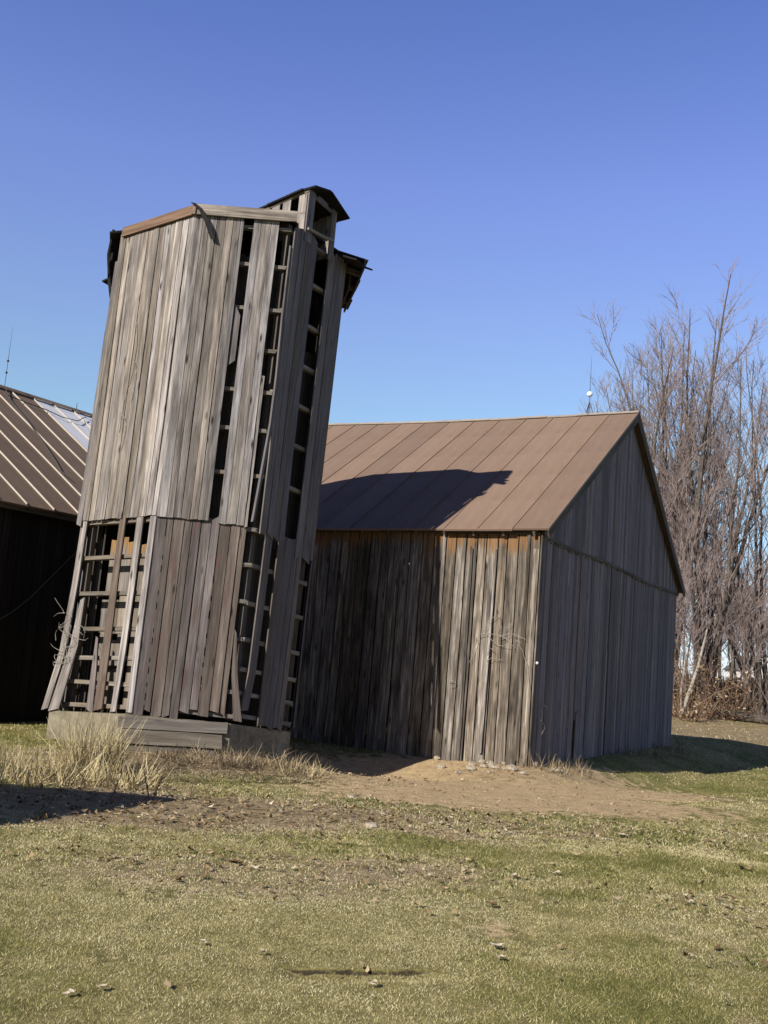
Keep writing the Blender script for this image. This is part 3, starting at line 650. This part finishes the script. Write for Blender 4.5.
for sg in (-1,1):
    mb=MB(); dd=(dp(sg*HW,0,HE)-dp(0,0,HP)).normalized(); n_=(dd.cross(nR)).normalized(); n_=n_ if n_.dot(AXIS)>0 else -n_
    for i in range(5):
        o0,o1=.22-.25*i,.22-.25*(i+1); e_=.20 if sg>0 else .06
        e_+=uni(-.03,.03); h_=(dp(sg*HW,0,HE)-dp(0,0,HP)).length+e_
        qd=[dp(0,o0,HP)+n_*.05,dp(0,o0,HP)+n_*.05+dd*h_,dp(0,o1,HP)+n_*.05+dd*h_,dp(0,o1,HP)+n_*.05]
        if (qd[1]-qd[0]).cross(qd[2]-qd[1]).dot(n_)<0: qd=qd[::-1]
        mb.slab(qd,n_,.03)
    mb.build('roof_slope',M['tar'],dor)
mb=MB(); mb.strip([dp(-.40,.10,-.02),dp(.05,.13,.03),dp(.30,.13,.10)],.05,.03,AXIS,nR); mb.build('trim_strip',M['girt'],dor); mb=MB(); mb.strip([dp(-.42,.07,HE),dp(-.42,-.95,HE-.02)],.05,.04,AXIS,tR); mb.build('trim_strip',M['lining'],dor)

# ------------------------------------------------------------------ shed out of view at the left (its shadow lies on the lawn)
tip=pix_ground(197,800); tl=7.6; ptop=V((tip.x,tip.y,0))-SUN*tl; ptop.z=tip.z-SUN.z*tl
sh_=thing('lean_to_shed',V((ptop.x,ptop.y,0)),'small grey board shed with tar paper roof standing left of the lawn, outside the photo','shed')
far=-u*6; rr=v*3.2
ra=ptop; rb_=ptop+rr-Z*1.15
mb=MB(); qd=[ra,rb_,rb_+far,ra+far]; n_=(qd[1]-qd[0]).cross(qd[2]-qd[1]).normalized()
if n_.z<0: qd=qd[::-1]; n_=-n_
mb.slab(qd,n_,.06); mb.build('roof',M['tar'],sh_)
b_=V((ptop.x,ptop.y,0))+v*.15-u*.15
for nm,p_,d_,ln,nn,zt in (('front_wall',b_,-u,5.7,-v,lambda q:ptop.z-.09),('back_wall',b_+v*2.9,-u,5.7,v,lambda q:ptop.z-1.14),('end_wall',b_,v,2.9,u,lambda q:ptop.z-.1-q*.36),('end_wall',b_-u*5.7,v,2.9,-u,lambda q:ptop.z-.1-q*.36)):
    mb=MB(); boards_wall(mb,p_,d_,ln,-.2,zt,nn,.18,.26,.025,seg=1); mb.build(nm,M['gable'],sh_)

# ------------------------------------------------------------------ trees
def rvec(s_): return V((random.gauss(0,s_),random.gauss(0,s_),random.gauss(0,s_)))
def curve(p,d,L,n,up_=.1,wob=.06):
    pts=[p.copy()]; d=d.normalized()
    for i in range(n): d=(d+V((0,0,up_))+rvec(wob)).normalized(); pts.append(pts[-1]+d*(L/n))
    return pts
def make_tree(name,base,stems,height,spread,label,cat,seed,group=None,nb=15,fine=3,lean=(0,0),mat='bark',r0=.13,twigr=.0085,low=.18):
    random.seed(seed); root=thing(name,base,label,cat,group); tk=MB(); cr=MB()
    for s_ in range(stems):
        an=uni(0,6.283); tilt=abs(random.gauss(0,spread)) if stems>1 else spread*.3
        d=V((math.cos(an)*tilt+lean[0],math.sin(an)*tilt+lean[1],1)); H=height*uni(.70,1.0)*(1-.3*min(1,tilt))
        p0=base+V((math.cos(an)*uni(.05,.55),math.sin(an)*uni(.05,.55),-.15)) if stems>1 else base-Z*.15
        n=12; st=curve(p0,d,H,n,.05,.05); rr=r0*uni(.55,1.15)*(H/height); rad=[rr*(1-.93*(i/n)**.85)+.006 for i in range(n+1)]; tk.tube(st,rad,6,rnd=uni(0,1))
        for b in range(nb):
            f_=low+(.985-low)*((b+uni(0,1))/nb)**.85; i=min(n-1,int(f_*n)); q=st[i].lerp(st[i+1],f_*n-i); ax=(st[i+1]-st[i]).normalized()
            side=rvec(1); side=(side-ax*side.dot(ax)).normalized(); bd=ax*uni(.7,1.2)+side*uni(.45,.9); bl_=H*(1-f_)*uni(.3,.5)+uni(.5,1.2)
            bp=curve(q,bd,bl_,5,.10,.07); br=rad[i]*.42; cr.tube(bp,[max(.007,br*(1-.85*j/5)) for j in range(6)],4,rnd=uni(0,1),cap=False)
            for c_ in range(int(3+bl_*2.6)):
                g_=uni(.15,1); j=min(4,int(g_*5)); q2=bp[j].lerp(bp[j+1],g_*5-j); sd2=rvec(1); ax2=(bp[j+1]-bp[j]).normalized(); sd2=(sd2-ax2*sd2.dot(ax2)).normalized()
                tl_=uni(.5,1.3); tp_=curve(q2,ax2*uni(.6,1)+sd2*uni(.4,.8)+Z*.15,tl_,3,.10,.10); cr.tube(tp_,[twigr*1.6,twigr*1.3,twigr,twigr*.6],3,rnd=uni(0,1),cap=False)
                for e_ in range(fine):
                    g3=uni(.2,1); j3=min(2,int(g3*3)); q3=tp_[j3].lerp(tp_[j3+1],g3*3-j3); ax3=(tp_[j3+1]-tp_[j3]).normalized(); sd3=rvec(1).normalized()
                    t3=curve(q3,ax3+sd3*.6+Z*.1,uni(.25,.6),2,.05,.1); cr.tube(t3,[twigr*.9,twigr*.75,twigr*.5],3,rnd=uni(0,1),cap=False)
    tk.build('trunk',M[mat],root); cr.build('crown',M['twig'],root); return root
def gp_depth(px,dep): p=at_depth(px,700,dep); return V((p.x,p.y,gzs(p.x,p.y)))
make_tree('bare_tree',gp_depth(703,46),10,20.8,.20,'tallest bare many-stemmed tree behind the right gable of the barn','tree',11,nb=15,r0=.20,low=.17)
make_tree('bare_tree',gp_depth(662,50),14,20.3,.19,'bare spreading tree rising directly behind the barn roof peak','tree',12,nb=14,r0=.15,lean=(-.09,0))
make_tree('bare_tree',gp_depth(772,47),6,19.3,.2,'bare tree with grey upright stems at the right edge of the photo','tree',13,nb=13,r0=.17,low=.2)
make_tree('bare_tree',gp_depth(650,52),11,18.8,.17,'bare tree showing its crown tips above the barn roof ridge','tree',22,nb=14,r0=.14,lean=(-.02,0))
make_tree('young_tree',gp_depth(684,43),4,8,.22,'low bare young tree beside the back corner of the barn','tree',14,nb=8,r0=.06,low=.15)
make_tree('young_tree',gp_depth(728,44),4,8,.25,'bushy bare young tree in front of the tall trees','tree',15,nb=8,r0=.06,low=.15)
make_tree('young_tree',gp_depth(757,43.5),3,6,.3,'short thicket-like young tree at the right edge','tree',16,nb=8,r0=.05,low=.12)
# far wood, one row of separate trees
random.seed(40)
proto=make_tree('far_tree',gp_depth(744,88),3,13,.14,'far bare trunk in the wood between the right trees','tree',17,group='far bare trees behind the brush',nb=16,r0=.22,twigr=.016,low=.25)
random.seed(41)
def copy_tree(o,loc,rz,sc,label):
    c=o.copy(); COL.objects.link(c); c.location=loc; c.rotation_euler=(0,0,rz); c.scale=(sc,)*3; c['label']=label
    for ch in list(o.children): d=ch.copy(); COL.objects.link(d); d.parent=c
    return c
for px,dep in ((690,84),(708,92),(722,80),(733,97),(757,83),(768,94),(782,86),(800,90)):
    copy_tree(proto,gp_depth(px,dep),uni(0,6),uni(.8,1.15),'far bare trunk in the wood between the right trees')
# pale leaning sapling at the tree foot
mb=MB(); b_=gp_depth(681,42.0); mb.tube([b_-Z*.1,b_+V((.3,.1,.9)),b_+V((.7,.2,2.1)),b_+V((1.0,.2,3.6))],[.085,.075,.06,.03],8,smooth if False else .5)
mb.tube([b_+V((.05,.05,-.1)),b_+V((.02,.05,1.1)),b_+V((.15,.1,2.6))],[.06,.05,.02],7); tag(mb.build('pale_sapling',M['bark_pale'],loc=b_,smooth=True),'pale barked forked sapling leaning right beside the barn back corner','sapling')
# brushy shrubs with clinging tan leaves
def shrub(base,h,w,seed,label,nleaf=500,nst=26):
    random.seed(seed); rt_=thing('leafy_shrub',base,label,'shrub'); st=MB(); lf=MB()
    for i in range(nst):
        an=uni(0,6.28); d=V((math.cos(an)*uni(.1,.9),math.sin(an)*uni(.1,.9),uni(.6,1.2))); c_=curve(base+V((math.cos(an)*w*.2,math.sin(an)*w*.2,-.05)),d,h*uni(.5,1.1),5,.03,.14); st.tube(c_,[.018,.015,.012,.009,.006,.004],4,rnd=uni(0,1),cap=False)
        for _ in range(3):
            j=random.randint(1,4); c2=curve(c_[j],rvec(1)+Z*.6,h*uni(.2,.4),3,.0,.15); st.tube(c2,[.009,.007,.005,.003],3,rnd=uni(0,1),cap=False)
            for q in c2[1:]:
                for _ in range(max(1,nleaf//(nst*9))):
                    p=q+rvec(.07); x=rvec(1).normalized()*uni(.03,.07); y=rvec(1).normalized()*uni(.03,.07); lf.poly([p-x,p-y*.6,p+x,p+y*.6],uni(.2,1))
    st.build('stems',M['brush'],rt_); lf.build('leaves',M['leaf'],rt_)
shrub(gp_depth(683,42.3),3.9,1.2,51,'tall shrub with tan dead leaves against the barn back corner',700)
shrub(gp_depth(703,42.8),3.0,1.6,52,'rounded shrub with tan dead leaves under the tallest tree',650)
shrub(gp_depth(724,43),2.5,1.6,53,'low tangled shrub with few dead leaves between the trees',300)
shrub(gp_depth(690,41.5),1.3,1.2,54,'small dark shrub at the foot of the pale sapling',120)
# brown brush bank beyond
random.seed(60); mb=MB()
for i in range(5200):
    dep=uni(54,70); px=uni(675,840); b_=gp_depth(px,dep); h_=uni(.6,1.7); x=V((uni(-1,1),uni(-1,1),0)).normalized()*uni(.012,.03); tp_=b_+V((uni(-.3,.3),uni(-.3,.3),h_)); mb.poly([b_-x,b_+x,tp_+x*.5,tp_-x*.5],uni(0,1))
tag(mb.build('brown_brush',M['brush']),'reddish brown dry brush behind the right trees','brush',kind='stuff')
# fallen log and brush pile at right edge
mb=MB(); a_=gp_depth(722,43)+Z*.16; b_=gp_depth(800,42)+Z*.18; mb.tube([a_.lerp(b_,i/5)+rvec(.03) for i in range(6)],[.13,.16,.17,.18,.17,.15],9); 
for i in range(30): q=a_.lerp(b_,uni(0,1)); c_=curve(q,rvec(1)+Z*.4,uni(.4,1.2),3,0,.15); mb.tube(c_,[.02,.015,.01,.005],4,cap=False)
tag(mb.build('fallen_log',M['bark'],loc=a_),'dark fallen log with broken twigs at the edge of the trees','log')
# white farmhouse far behind
hb=gp_depth(750,130); hs=thing('white_farmhouse',hb,'small white farmhouse glimpsed far behind the bare trees','house')
mb=MB(); hw=V((2.2,0,0)); hd=V((0,3,0))
c4=[hb-hw-hd,hb+hw-hd,hb+hw+hd,hb-hw+hd]
for i in range(4): p,q=c4[i],c4[(i+1)%4]; mb.poly([p-Z*.5,q-Z*.5,q+Z*3.2,p+Z*3.2])
for sg in (-1,1): mb.poly([hb-hw+hd*sg+Z*3.2,hb+hw+hd*sg+Z*3.2,hb+hd*sg+Z*4.8])
mb.build('wall',M['white'],hs)
mb=MB()
for sg in (-1,1): 
    qd=[hb+hw*1.12*sg-hd*1.1+Z*3.1,hb+hw*1.12*sg+hd*1.1+Z*3.1,hb+hd*1.1+Z*4.95,hb-hd*1.1+Z*4.95]; n_=(qd[1]-qd[0]).cross(qd[2]-qd[1]).normalized()
    if n_.z<0: qd=qd[::-1]; n_=-n_
    mb.slab(qd,n_,.1)
mb.build('roof',M['greyroof'],hs)
for dx in (-1.1,1.0):
    mb=MB(); p=hb+V((dx,-3.03,1.0)); mb.poly([p-V((.4,0,0)),p+V((.4,0,0)),p+V((.4,0,1.3)),p+V((-.4,0,1.3))]); mb.build('window',M['paneglass'],hs)

# ------------------------------------------------------------------ lawn grass (uncountable)
def tile_points(n,y0,y1,slope_=.47,pad=1.2):
    y=np.sqrt(RNG.random(n)*(y1**2-y0**2)+y0**2); q=RNG.random(n)*2-1; w0=slope_*y*.93+pad; x=np.where(np.abs(q)<.74,q/.74*w0,np.sign(q)*(w0+((np.abs(q)-.74)/.26)**1.4*5.5)); return x,y
def in_building(x,y):
    dx=x-C.x; dy=y-C.y; a_=dx*u.x+dy*u.y; b_=dx*v.x+dy*v.y; r1=(a_>-.1)&(a_<BW+.1)&(b_>-.08)&(b_<BL)
    r2=np.hypot(x-BX,y-BY)<RB+.15
    dx=x-A.x; dy=y-A.y; r3=(np.abs(dx*nl.x+dy*nl.y)<RUN)&((dx*ul.x+dy*ul.y)>b0)&((dx*ul.x+dy*ul.y)<b1)
    return r1|r2|r3
VS=[];RS=[]
for n,y0,y1,hl,hw_ in ((440000,4.3,7.5,.0115,.0017),(330000,7.5,11,.014,.0024),(210000,11,16,.018,.0036),(90000,16,27,.026,.006),(40000,27,50,.045,.012)):
    x,y=tile_points(n,y0,y1)
    dm=m_dirt(x,y); lm_=m_litter(x,y); keep=(RNG.random(n)>np.clip((dm+(fbm(x,y,.35,41)-.5)*.9)*1.5,0,.985))&(RNG.random(n)>lm_*.95)&~((turf_len(x,y)>.2)&(turf_pe(x,y)>-.02)&(turf_pe(x,y)<.004)&(vnoise(x,y,.012,22)>.22))&~in_building(x,y); x=x[keep];y=y[keep];lm_=lm_[keep]; n=len(x); z=gz(x,y)
    g=m_green(x,y); tone=np.clip(.80-g*.50+RNG.normal(0,.22,n)+lm_*.45+(fbm(x,y,.9,31)-.5)*.55,0,1)
    an=RNG.random(n)*6.283; h=hl*(.5+RNG.random(n))*(.75+.6*g); lie=RNG.normal(0,1,(n,2))*h[:,None]*1.1
    sx_=np.cos(an)*hw_*(.6+.8*RNG.random(n)); sy_=np.sin(an)*hw_*(.6+.8*RNG.random(n))
    p0=np.stack([x-sx_,y-sy_,z-.004],-1); p1=np.stack([x+sx_,y+sy_,z-.004],-1); p2=np.stack([x+lie[:,0],y+lie[:,1],z+h],-1)
    VS.append(np.stack([p0,p1,p2],1).reshape(-1,3)); r=np.stack([tone,RNG.random(n)],-1); RS.append(np.repeat(r,3,0))
for n,y0,y1,hl,hw_ in ((700,4.4,9,.034,.0022),(700,9,16,.042,.0036)):   # taller tufts
    cx_,cy_=tile_points(n,y0,y1); kp_=(m_dirt(cx_,cy_)<.3)&~in_building(cx_,cy_)&(fbm(cx_,cy_,1.3,51)>.5); cx_=cx_[kp_]; cy_=cy_[kp_]; m_=26; n=len(cx_)*m_
    x=np.repeat(cx_,m_)+RNG.normal(0,.022,n)*(1+y0*.05); y=np.repeat(cy_,m_)+RNG.normal(0,.022,n)*(1+y0*.05); z=gz(x,y); tone=np.clip(np.repeat(RNG.random(len(cx_)),m_)*.7+RNG.normal(0,.14,n),0,1)
    an=RNG.random(n)*6.283; h=hl*(.4+RNG.random(n)); lie=RNG.normal(0,1,(n,2))*h[:,None]*.8; sx_=np.cos(an)*hw_; sy_=np.sin(an)*hw_
    VS.append(np.stack([np.stack([x-sx_,y-sy_,z-.004],-1),np.stack([x+sx_,y+sy_,z-.004],-1),np.stack([x+lie[:,0],y+lie[:,1],z+h],-1)],1).reshape(-1,3)); RS.append(np.repeat(np.stack([tone,RNG.random(n)],-1),3,0))
lawn=np_mesh('lawn_grass',np.concatenate(VS),None,np.concatenate(RS),M['lawn']); tag(lawn,'short half-dry lawn grass, green and straw coloured','grass',kind='stuff')
# leaf litter (uncountable)
def leaves_np(x,y,size,zo=.012):
    n=len(x); z=gz(x,y)+zo; an=RNG.random(n)*6.283; L_=size*(.6+.8*RNG.random(n)); wd=L_*(.45+.3*RNG.random(n)); c,s_=np.cos(an),np.sin(an); t1=RNG.normal(0,.35,n); t2=RNG.normal(0,.3,n); cu=np.abs(RNG.normal(0,.25,n))
    P=lambda a_,b_,h_:np.stack([x+(c*a_*L_-s_*b_*wd),y+(s_*a_*L_+c*b_*wd),z+h_],-1)
    q=[P(-.5,0,L_*(t1*-.3+cu)),P(0,-.5,L_*t2*.3),P(.55,0,L_*(t1*.3+cu)),P(0,.5,-L_*t2*.3)]
    q=[np.concatenate([p_[:,:2],np.maximum(p_[:,2:3],z[:,None]-.004)],1) for p_ in q]
    return np.stack(q,1).reshape(-1,3)
l1=[tile_points(n_,a_,b_) for n_,a_,b_ in ((1500,4.6,8),(11000,8,13.5),(5000,13.5,20),(5000,33,50))]; lx=np.concatenate([q_[0] for q_ in l1]); ly=np.concatenate([q_[1] for q_ in l1]); lm_=m_litter(lx,ly); kp=(RNG.random(len(lx))<lm_*1.0+.02)&~in_building(lx,ly); lx=lx[kp];ly=ly[kp]
r=np.repeat(np.stack([np.clip(RNG.beta(2.2,2.2,len(lx)),0,1),RNG.random(len(lx))],-1),4,0)
lo=np_mesh('leaf_litter',leaves_np(lx,ly,.055,.024),None,r,M['leaf'],4); tag(lo,'small dry tan and brown leaves scattered over the lawn','leaf litter',kind='stuff')
gxp=RNG.random(9000)*12-4; gyp=RNG.random(9000)*9+12; kp=(m_dirt(gxp,gyp)*RNG.random(9000)>.30)&~in_building(gxp,gyp); gxp=gxp[kp]; gyp=gyp[kp]; n=len(gxp); gz_=gz(gxp,gyp); sz=.005+RNG.random(n)**5*.026
T0=np.array([[-1,-.6,-.3],[1,-.7,-.3],[.1,1,-.3],[0,0,.8]]); an=RNG.random(n)*6.283; c_,s_=np.cos(an),np.sin(an); tv=[]
for q_ in ((0,1,3),(1,2,3),(2,0,3)):
    tv.append(np.stack([np.stack([gxp+sz*(T0[i,0]*c_-T0[i,1]*s_),gyp+sz*(T0[i,0]*s_+T0[i,1]*c_),gz_+sz*T0[i,2]],-1) for i in q_],1))
gv=np.stack(tv,1).reshape(-1,3); gr=np.repeat(np.stack([RNG.random(n),RNG.random(n)],-1),9,0)
tag(np_mesh('gravel',gv,None,gr,M['gravel']),'small stones and clods scattered over the bare dirt before the barn','gravel',kind='stuff')
# single larger leaves one can point to
random.seed(70); LG='larger dry leaves lying on the lawn'
spots=[(497,950,.10,.98,'whitish curled dry leaf, brightest in the lower right of the lawn'),(500,962,.08,.9,'pale leaf lying just below the whitish curled leaf'),(430,826,.09,.95,'pale leaf on the lawn below the dirt patch'),(448,828,.09,.95,'pale leaf to the right of its twin below the dirt patch'),(513,879,.10,.9,'pale folded leaf in the middle of the right lawn'),(556,876,.10,.85,'tan leaf right of the pale folded leaf'),(622,838,.13,.9,'pale leaf cluster on the lawn under the barn gable'),(742,870,.09,.02,'small dark brown leaf near the right edge'),(493,908,.10,.1,'dark curled leaf left of centre right lawn'),(234,866,.13,.05,'dark brown leaf pile on the left lawn'),(373,988,.07,.9,'small pale leaf beneath the turf edge'),(68,998,.06,.95,'small white leaf near the lower left corner'),(202,946,.06,.95,'small pale leaf in the lower left lawn'),(262,956,.06,.8,'upright pale leaf above the turf edge'),(102,992,.06,.85,'small pale leaf right of the lower left corner'),(690,905,.08,.9,'pale leaf on the right side of the lawn'),(728,910,.08,.9,'pale leaf nearest the right edge of the lawn')]
for px,py,sz,tn,lab in spots:
    sz*=.8
    p=pix_ground(px,py)+Z*.02; mb=MB(); an=uni(0,6.28)
    for k in range(3 if sz>.1 else 2):
        c=V((math.cos(an+k*1.3),math.sin(an+k*1.3),0)); s_=V((-c.y,c.x,0)); o_=p+V((uni(-.2,.2)*sz,uni(-.2,.2)*sz,.006*k))
        rows=[(-.5,.02,.30),(-.22,.26,.06),(.1,.30,.0),(.38,.16,.07),(.58,.02,.2)]; b=len(mb.v)
        for a_,w_,h_ in rows:
            for sg in (-1,0,1): mb.v.append(o_+c*(a_*sz)+s_*(sg*w_*sz)+Z*((h_+.22*abs(sg)*w_*2)*sz*.6))
        for i in range(4):
            for j in range(2): q0=b+i*3+j; mb.face((q0,q0+1,q0+4,q0+3),[(0,0)]*4,(tn,uni(.3,.9)))
    tag(mb.build('dry_leaf',M['leaf'],loc=p,smooth=True),lab,'leaf',LG)
# ------------------------------------------------------------------ dry grass clumps, straw, vines, stones
def clump(base,n,rad,h,seed,label,mat='straw',droop=.5,name='dry_grass_clump',cat='dry grass',wd=.012,par=None):
    random.seed(seed); mb=MB()
    for i in range(n):
        an=uni(0,6.28); rr_=rad*math.sqrt(random.random()); p=base+V((math.cos(an)*rr_,math.sin(an)*rr_,0)); p.z=gzs(p.x,p.y)-.01
        d=V((math.cos(an)*uni(-.1,.9)*droop,math.sin(an)*uni(-.1,.9)*droop,1)); hh=h*uni(.35,1.1); pts=curve(p,d,hh,4,-.16*droop*1.6*uni(.2,1.6),.16); x=V((math.cos(an*3),math.sin(an*3),0))*wd*uni(.6,1.4)*.5; tn=uni(0,1); b=len(mb.v)
        for j,q in enumerate(pts): w_=1-j/4.3; q.z=max(q.z,gzs(q.x,q.y)+.005); mb.v+= [q-x*w_,q+x*w_]
        for j in range(4): mb.face((b+2*j,b+2*j+1,b+2*j+3,b+2*j+2),[(0,0)]*4,(tn,uni(0,1)))
    return tag(mb.build(name,M[mat],loc=base),label,cat)
clump(pix_ground(92,770),560,.33,.76,81,'tallest straw-coloured dry grass clump at the front of the silo base',droop=.45)
clump(pix_ground(60,782),300,.55,.5,82,'drooping dry grass clump left of the tallest clump',droop=.8)
clump(pix_ground(20,770),300,.8,.36,83,'wide dry grass clump at the left edge below the dark barn',droop=.8)
clump(pix_ground(120,785),240,.45,.46,84,'thin dry grass tuft right of the tallest clump',droop=.8)
clump(pix_ground(-25,778),300,.8,.6,85,'dry grass clump just outside the left edge',droop=.8)
clump(pix_ground(205,762),500,.65,.30,86,'low mat of dead stalks under the silo crib planks',mat='vine',droop=1.3)
clump(pix_ground(262,768),700,.6,.36,87,'brown heap of dead vines at the right foot of the silo',mat='vine',droop=1.4)
clump(pix_ground(300,775),380,.42,.30,88,'pale heap of straw beside the barn shadow',mat='straw',droop=1.4)
clump(pix_ground(235,752),380,.35,.40,89,'tangle of dead vines against the silo concrete base',mat='vine',droop=1.2)
for i,(px,py,h_) in enumerate(((570,772,.35),(612,765,.3),(650,758,.3),(545,770,.4),(672,752,.35))):
    clump(pix_ground(px,py),150,.45,h_,90+i,['dark weeds at the near foot of the gable wall','low weeds along the middle of the gable wall','weeds near the far end of the gable wall','dead weeds around the barn front corner','dead weeds at the back corner of the gable wall'][i],mat='vine',droop=.9,name='weed_clump',cat='weeds')
random.seed(94); mb=MB()
for i in range(900):
    p=pix_ground(uni(135,318),uni(748,784)); q=V((uni(-1,1),uni(-1,1),uni(-.15,.35))).normalized()*uni(.06,.28); x=V((-q.y,q.x,0)).normalized()*uni(.004,.010); o=p+Z*uni(.0,.10)
    mb.poly([o-q-x,o-q+x,o+q+x*.4,o+q-x*.4],uni(0,1))
tag(mb.build('plant_debris',M['vine']),'flattened dead stalks and twigs strewn at the foot of the silo','plant debris',kind='stuff')
mb=MB()
for i in range(300):
    p=pix_ground(uni(428,585),uni(757,776)); q=V((uni(-1,1),uni(-1,1),uni(-.1,.4))).normalized()*uni(.05,.22); x=V((-q.y,q.x,0)).normalized()*uni(.004,.009); o=p+Z*uni(0,.06)
    mb.poly([o-q-x,o-q+x,o+q+x*.4,o+q-x*.4],uni(0,1))
tag(mb.build('plant_debris',M['vine']),'dead stalks and splinters strewn along the foot of the barn corner','plant debris',kind='stuff')
# thin upright stalks in front of the dirt
random.seed(95)
for px,py,h_,dx in ((150,800,.55,-.18),(152,800,.3,.1),(190,800,.42,.02),(110,800,.3,.1),(205,797,.22,.05)):
    b_=pix_ground(px,py); mb=MB(); mb.tube([b_-Z*.02,b_+V((dx*.5,0,h_*.5)),b_+V((dx,0.02,h_))],[.008,.006,.003],4)
    tag(mb.build('weed_stalk',M['brush'],loc=b_),'thin dead upright stalk at the edge of the shadow before the silo','stalk','dead stalks before the silo')
# rubble stones at barn corner
random.seed(98)
st_=[(455,765,.09,'larger pale stone at the left of the rubble under the sunlit barn front'),(471,771,.085,'flat pale stone below the middle of the sunlit barn boards'),(512,771,.10,'pale stone close to the barn front corner')]
for i in range(20):
    px=uni(432,505) if i<15 else uni(505,560); st_.append((px,uni(764,775),uni(.04,.09),'small pale broken stone in the rubble along the sunlit barn front'))
for px,py,r_,lab in st_:
    p=pix_ground(px,py); mb=MB(); mb.ball(p+Z*r_*.32,r_,9,sq=(uni(.9,1.5),uni(.7,1.1),uni(.5,.85)),noise=.2); tag(mb.build('field_stone',M['stone'],loc=p),lab,'stone','rubble stones at the foot of the barn')
for px,py,r_,lab in ((350,798,.05,'lone pale stone on the dirt left of centre'),(371,827,.06,'lone white pebble where dirt meets lawn')):
    p=pix_ground(px,py); mb=MB(); mb.ball(p+Z*r_*.2,r_,9,sq=(1.3,1,.6),noise=.1); tag(mb.build('field_stone',M['stone'],loc=p),lab,'stone')
# vine clinging to the sunlit front of the barn
random.seed(99); mb=MB()
def bf_pix(px,py,off): P0=C-u*off; d=ray(px,py); t_=(P0-CAM).dot(u)/d.dot(u); return CAM+d*t_
def gf_pix(px,py,off): P0=C+nb*off; d=ray(px,py); t_=(P0-CAM).dot(nb)/d.dot(nb); return CAM+d*t_
def smooth(pts,wob=.02,n=5):
    out=[]
    for i in range(len(pts)-1):
        p0,p1,p2,p3=pts[max(i-1,0)],pts[i],pts[i+1],pts[min(i+2,len(pts)-1)]
        for j in range(n):
            t_=j/n; out.append(((p1*2)+(p2-p0)*t_+(p0*2-p1*5+p2*4-p3)*t_*t_+(p1*3-p0-p2*3+p3)*t_**3)*.5+rvec(wob*.4))
    return out+[pts[-1]]
stem=[(470,662),(474,650),(478,640),(484,630),(490,621),(497,615),(500,624),(494,632)]
for seq in (stem,[(478,634),(490,633),(503,637),(510,642),(514,649)],[(497,637),(508,634),(516,635),(525,640)],[(486,661),(493,658),(502,660)],[(447,680),(452,681),(456,684),(450,688)],[(516,640),(522,650),(527,667),(530,692)],[(484,631),(491,640),(499,645),(509,646)],[(503,640),(505,630),(512,624)],[(494,652),(489,648),(487,655)]):
    mb.tube(smooth([bf_pix(x_,y_,.09+uni(0,.05)) for x_,y_ in seq]),[.0045]*((len(seq)-1)*5+1),4)
tag(mb.build('dead_vine',M['bark_pale'],loc=bf_pix(490,640,.1)),'thin pale dead vine clinging to the sunlit barn boards','vine')
for seq in ([(542,705),(545,706),(548,710)],[(540,738),(544,728),(541,720)],[(562,702),(565,714),(568,728)],[(553,752),(554,756),(556,760)]):
    mb=MB(); pts=smooth([gf_pix(x_,y_,.10+uni(0,.04)) for x_,y_ in seq]); mb.tube(pts,[.007]*len(pts),4)
    tag(mb.build('dry_stalk',M['bark_pale'],loc=pts[0]),'pale dry stalk against the lower near part of the shaded gable wall','stalk','dry stalks on the gable wall')
# vine tangle round the corner post of the silo
mb=MB()
for i in range(38):
    a0=uni(-.14,.18); s0=uni(1.3,2.1); q=tp(7,a0,s0,.13)
    mb.tube(curve(q,ftan(7)*uni(-1,1)+AXIS*uni(-.7,.7),uni(.12,.32),6,uni(-.15,.1),.28),[.005,.005,.004,.004,.003,.003,.002],4,cap=False)
tag(mb.build('vine_tangle',M['bark_pale'],loc=tp(7,0,1.8,.13)),'tangle of pale dead vine around the left corner boards of the silo','vine')
mb=MB()
for pl in ([(6.9,.40),(6.5,.44),(6.0,.43),(5.6,.38),(5.0,.36)],[(6.2,.44),(5.9,.5),(5.5,.47)],[(5.3,.37),(5.1,.44),(4.7,.42)]):
    mb.tube(smooth([tp(7,a_,s_,.09) for s_,a_ in pl],.015),[.006]*((len(pl)-1)*5+1),4)
tag(mb.build('dead_vine',M['bark_pale'],loc=tp(7,.4,6,.09)),'thin dead vine climbing the upper left boards of the silo','vine')
S.cycles.max_bounces=6; S.cycles.diffuse_bounces=3
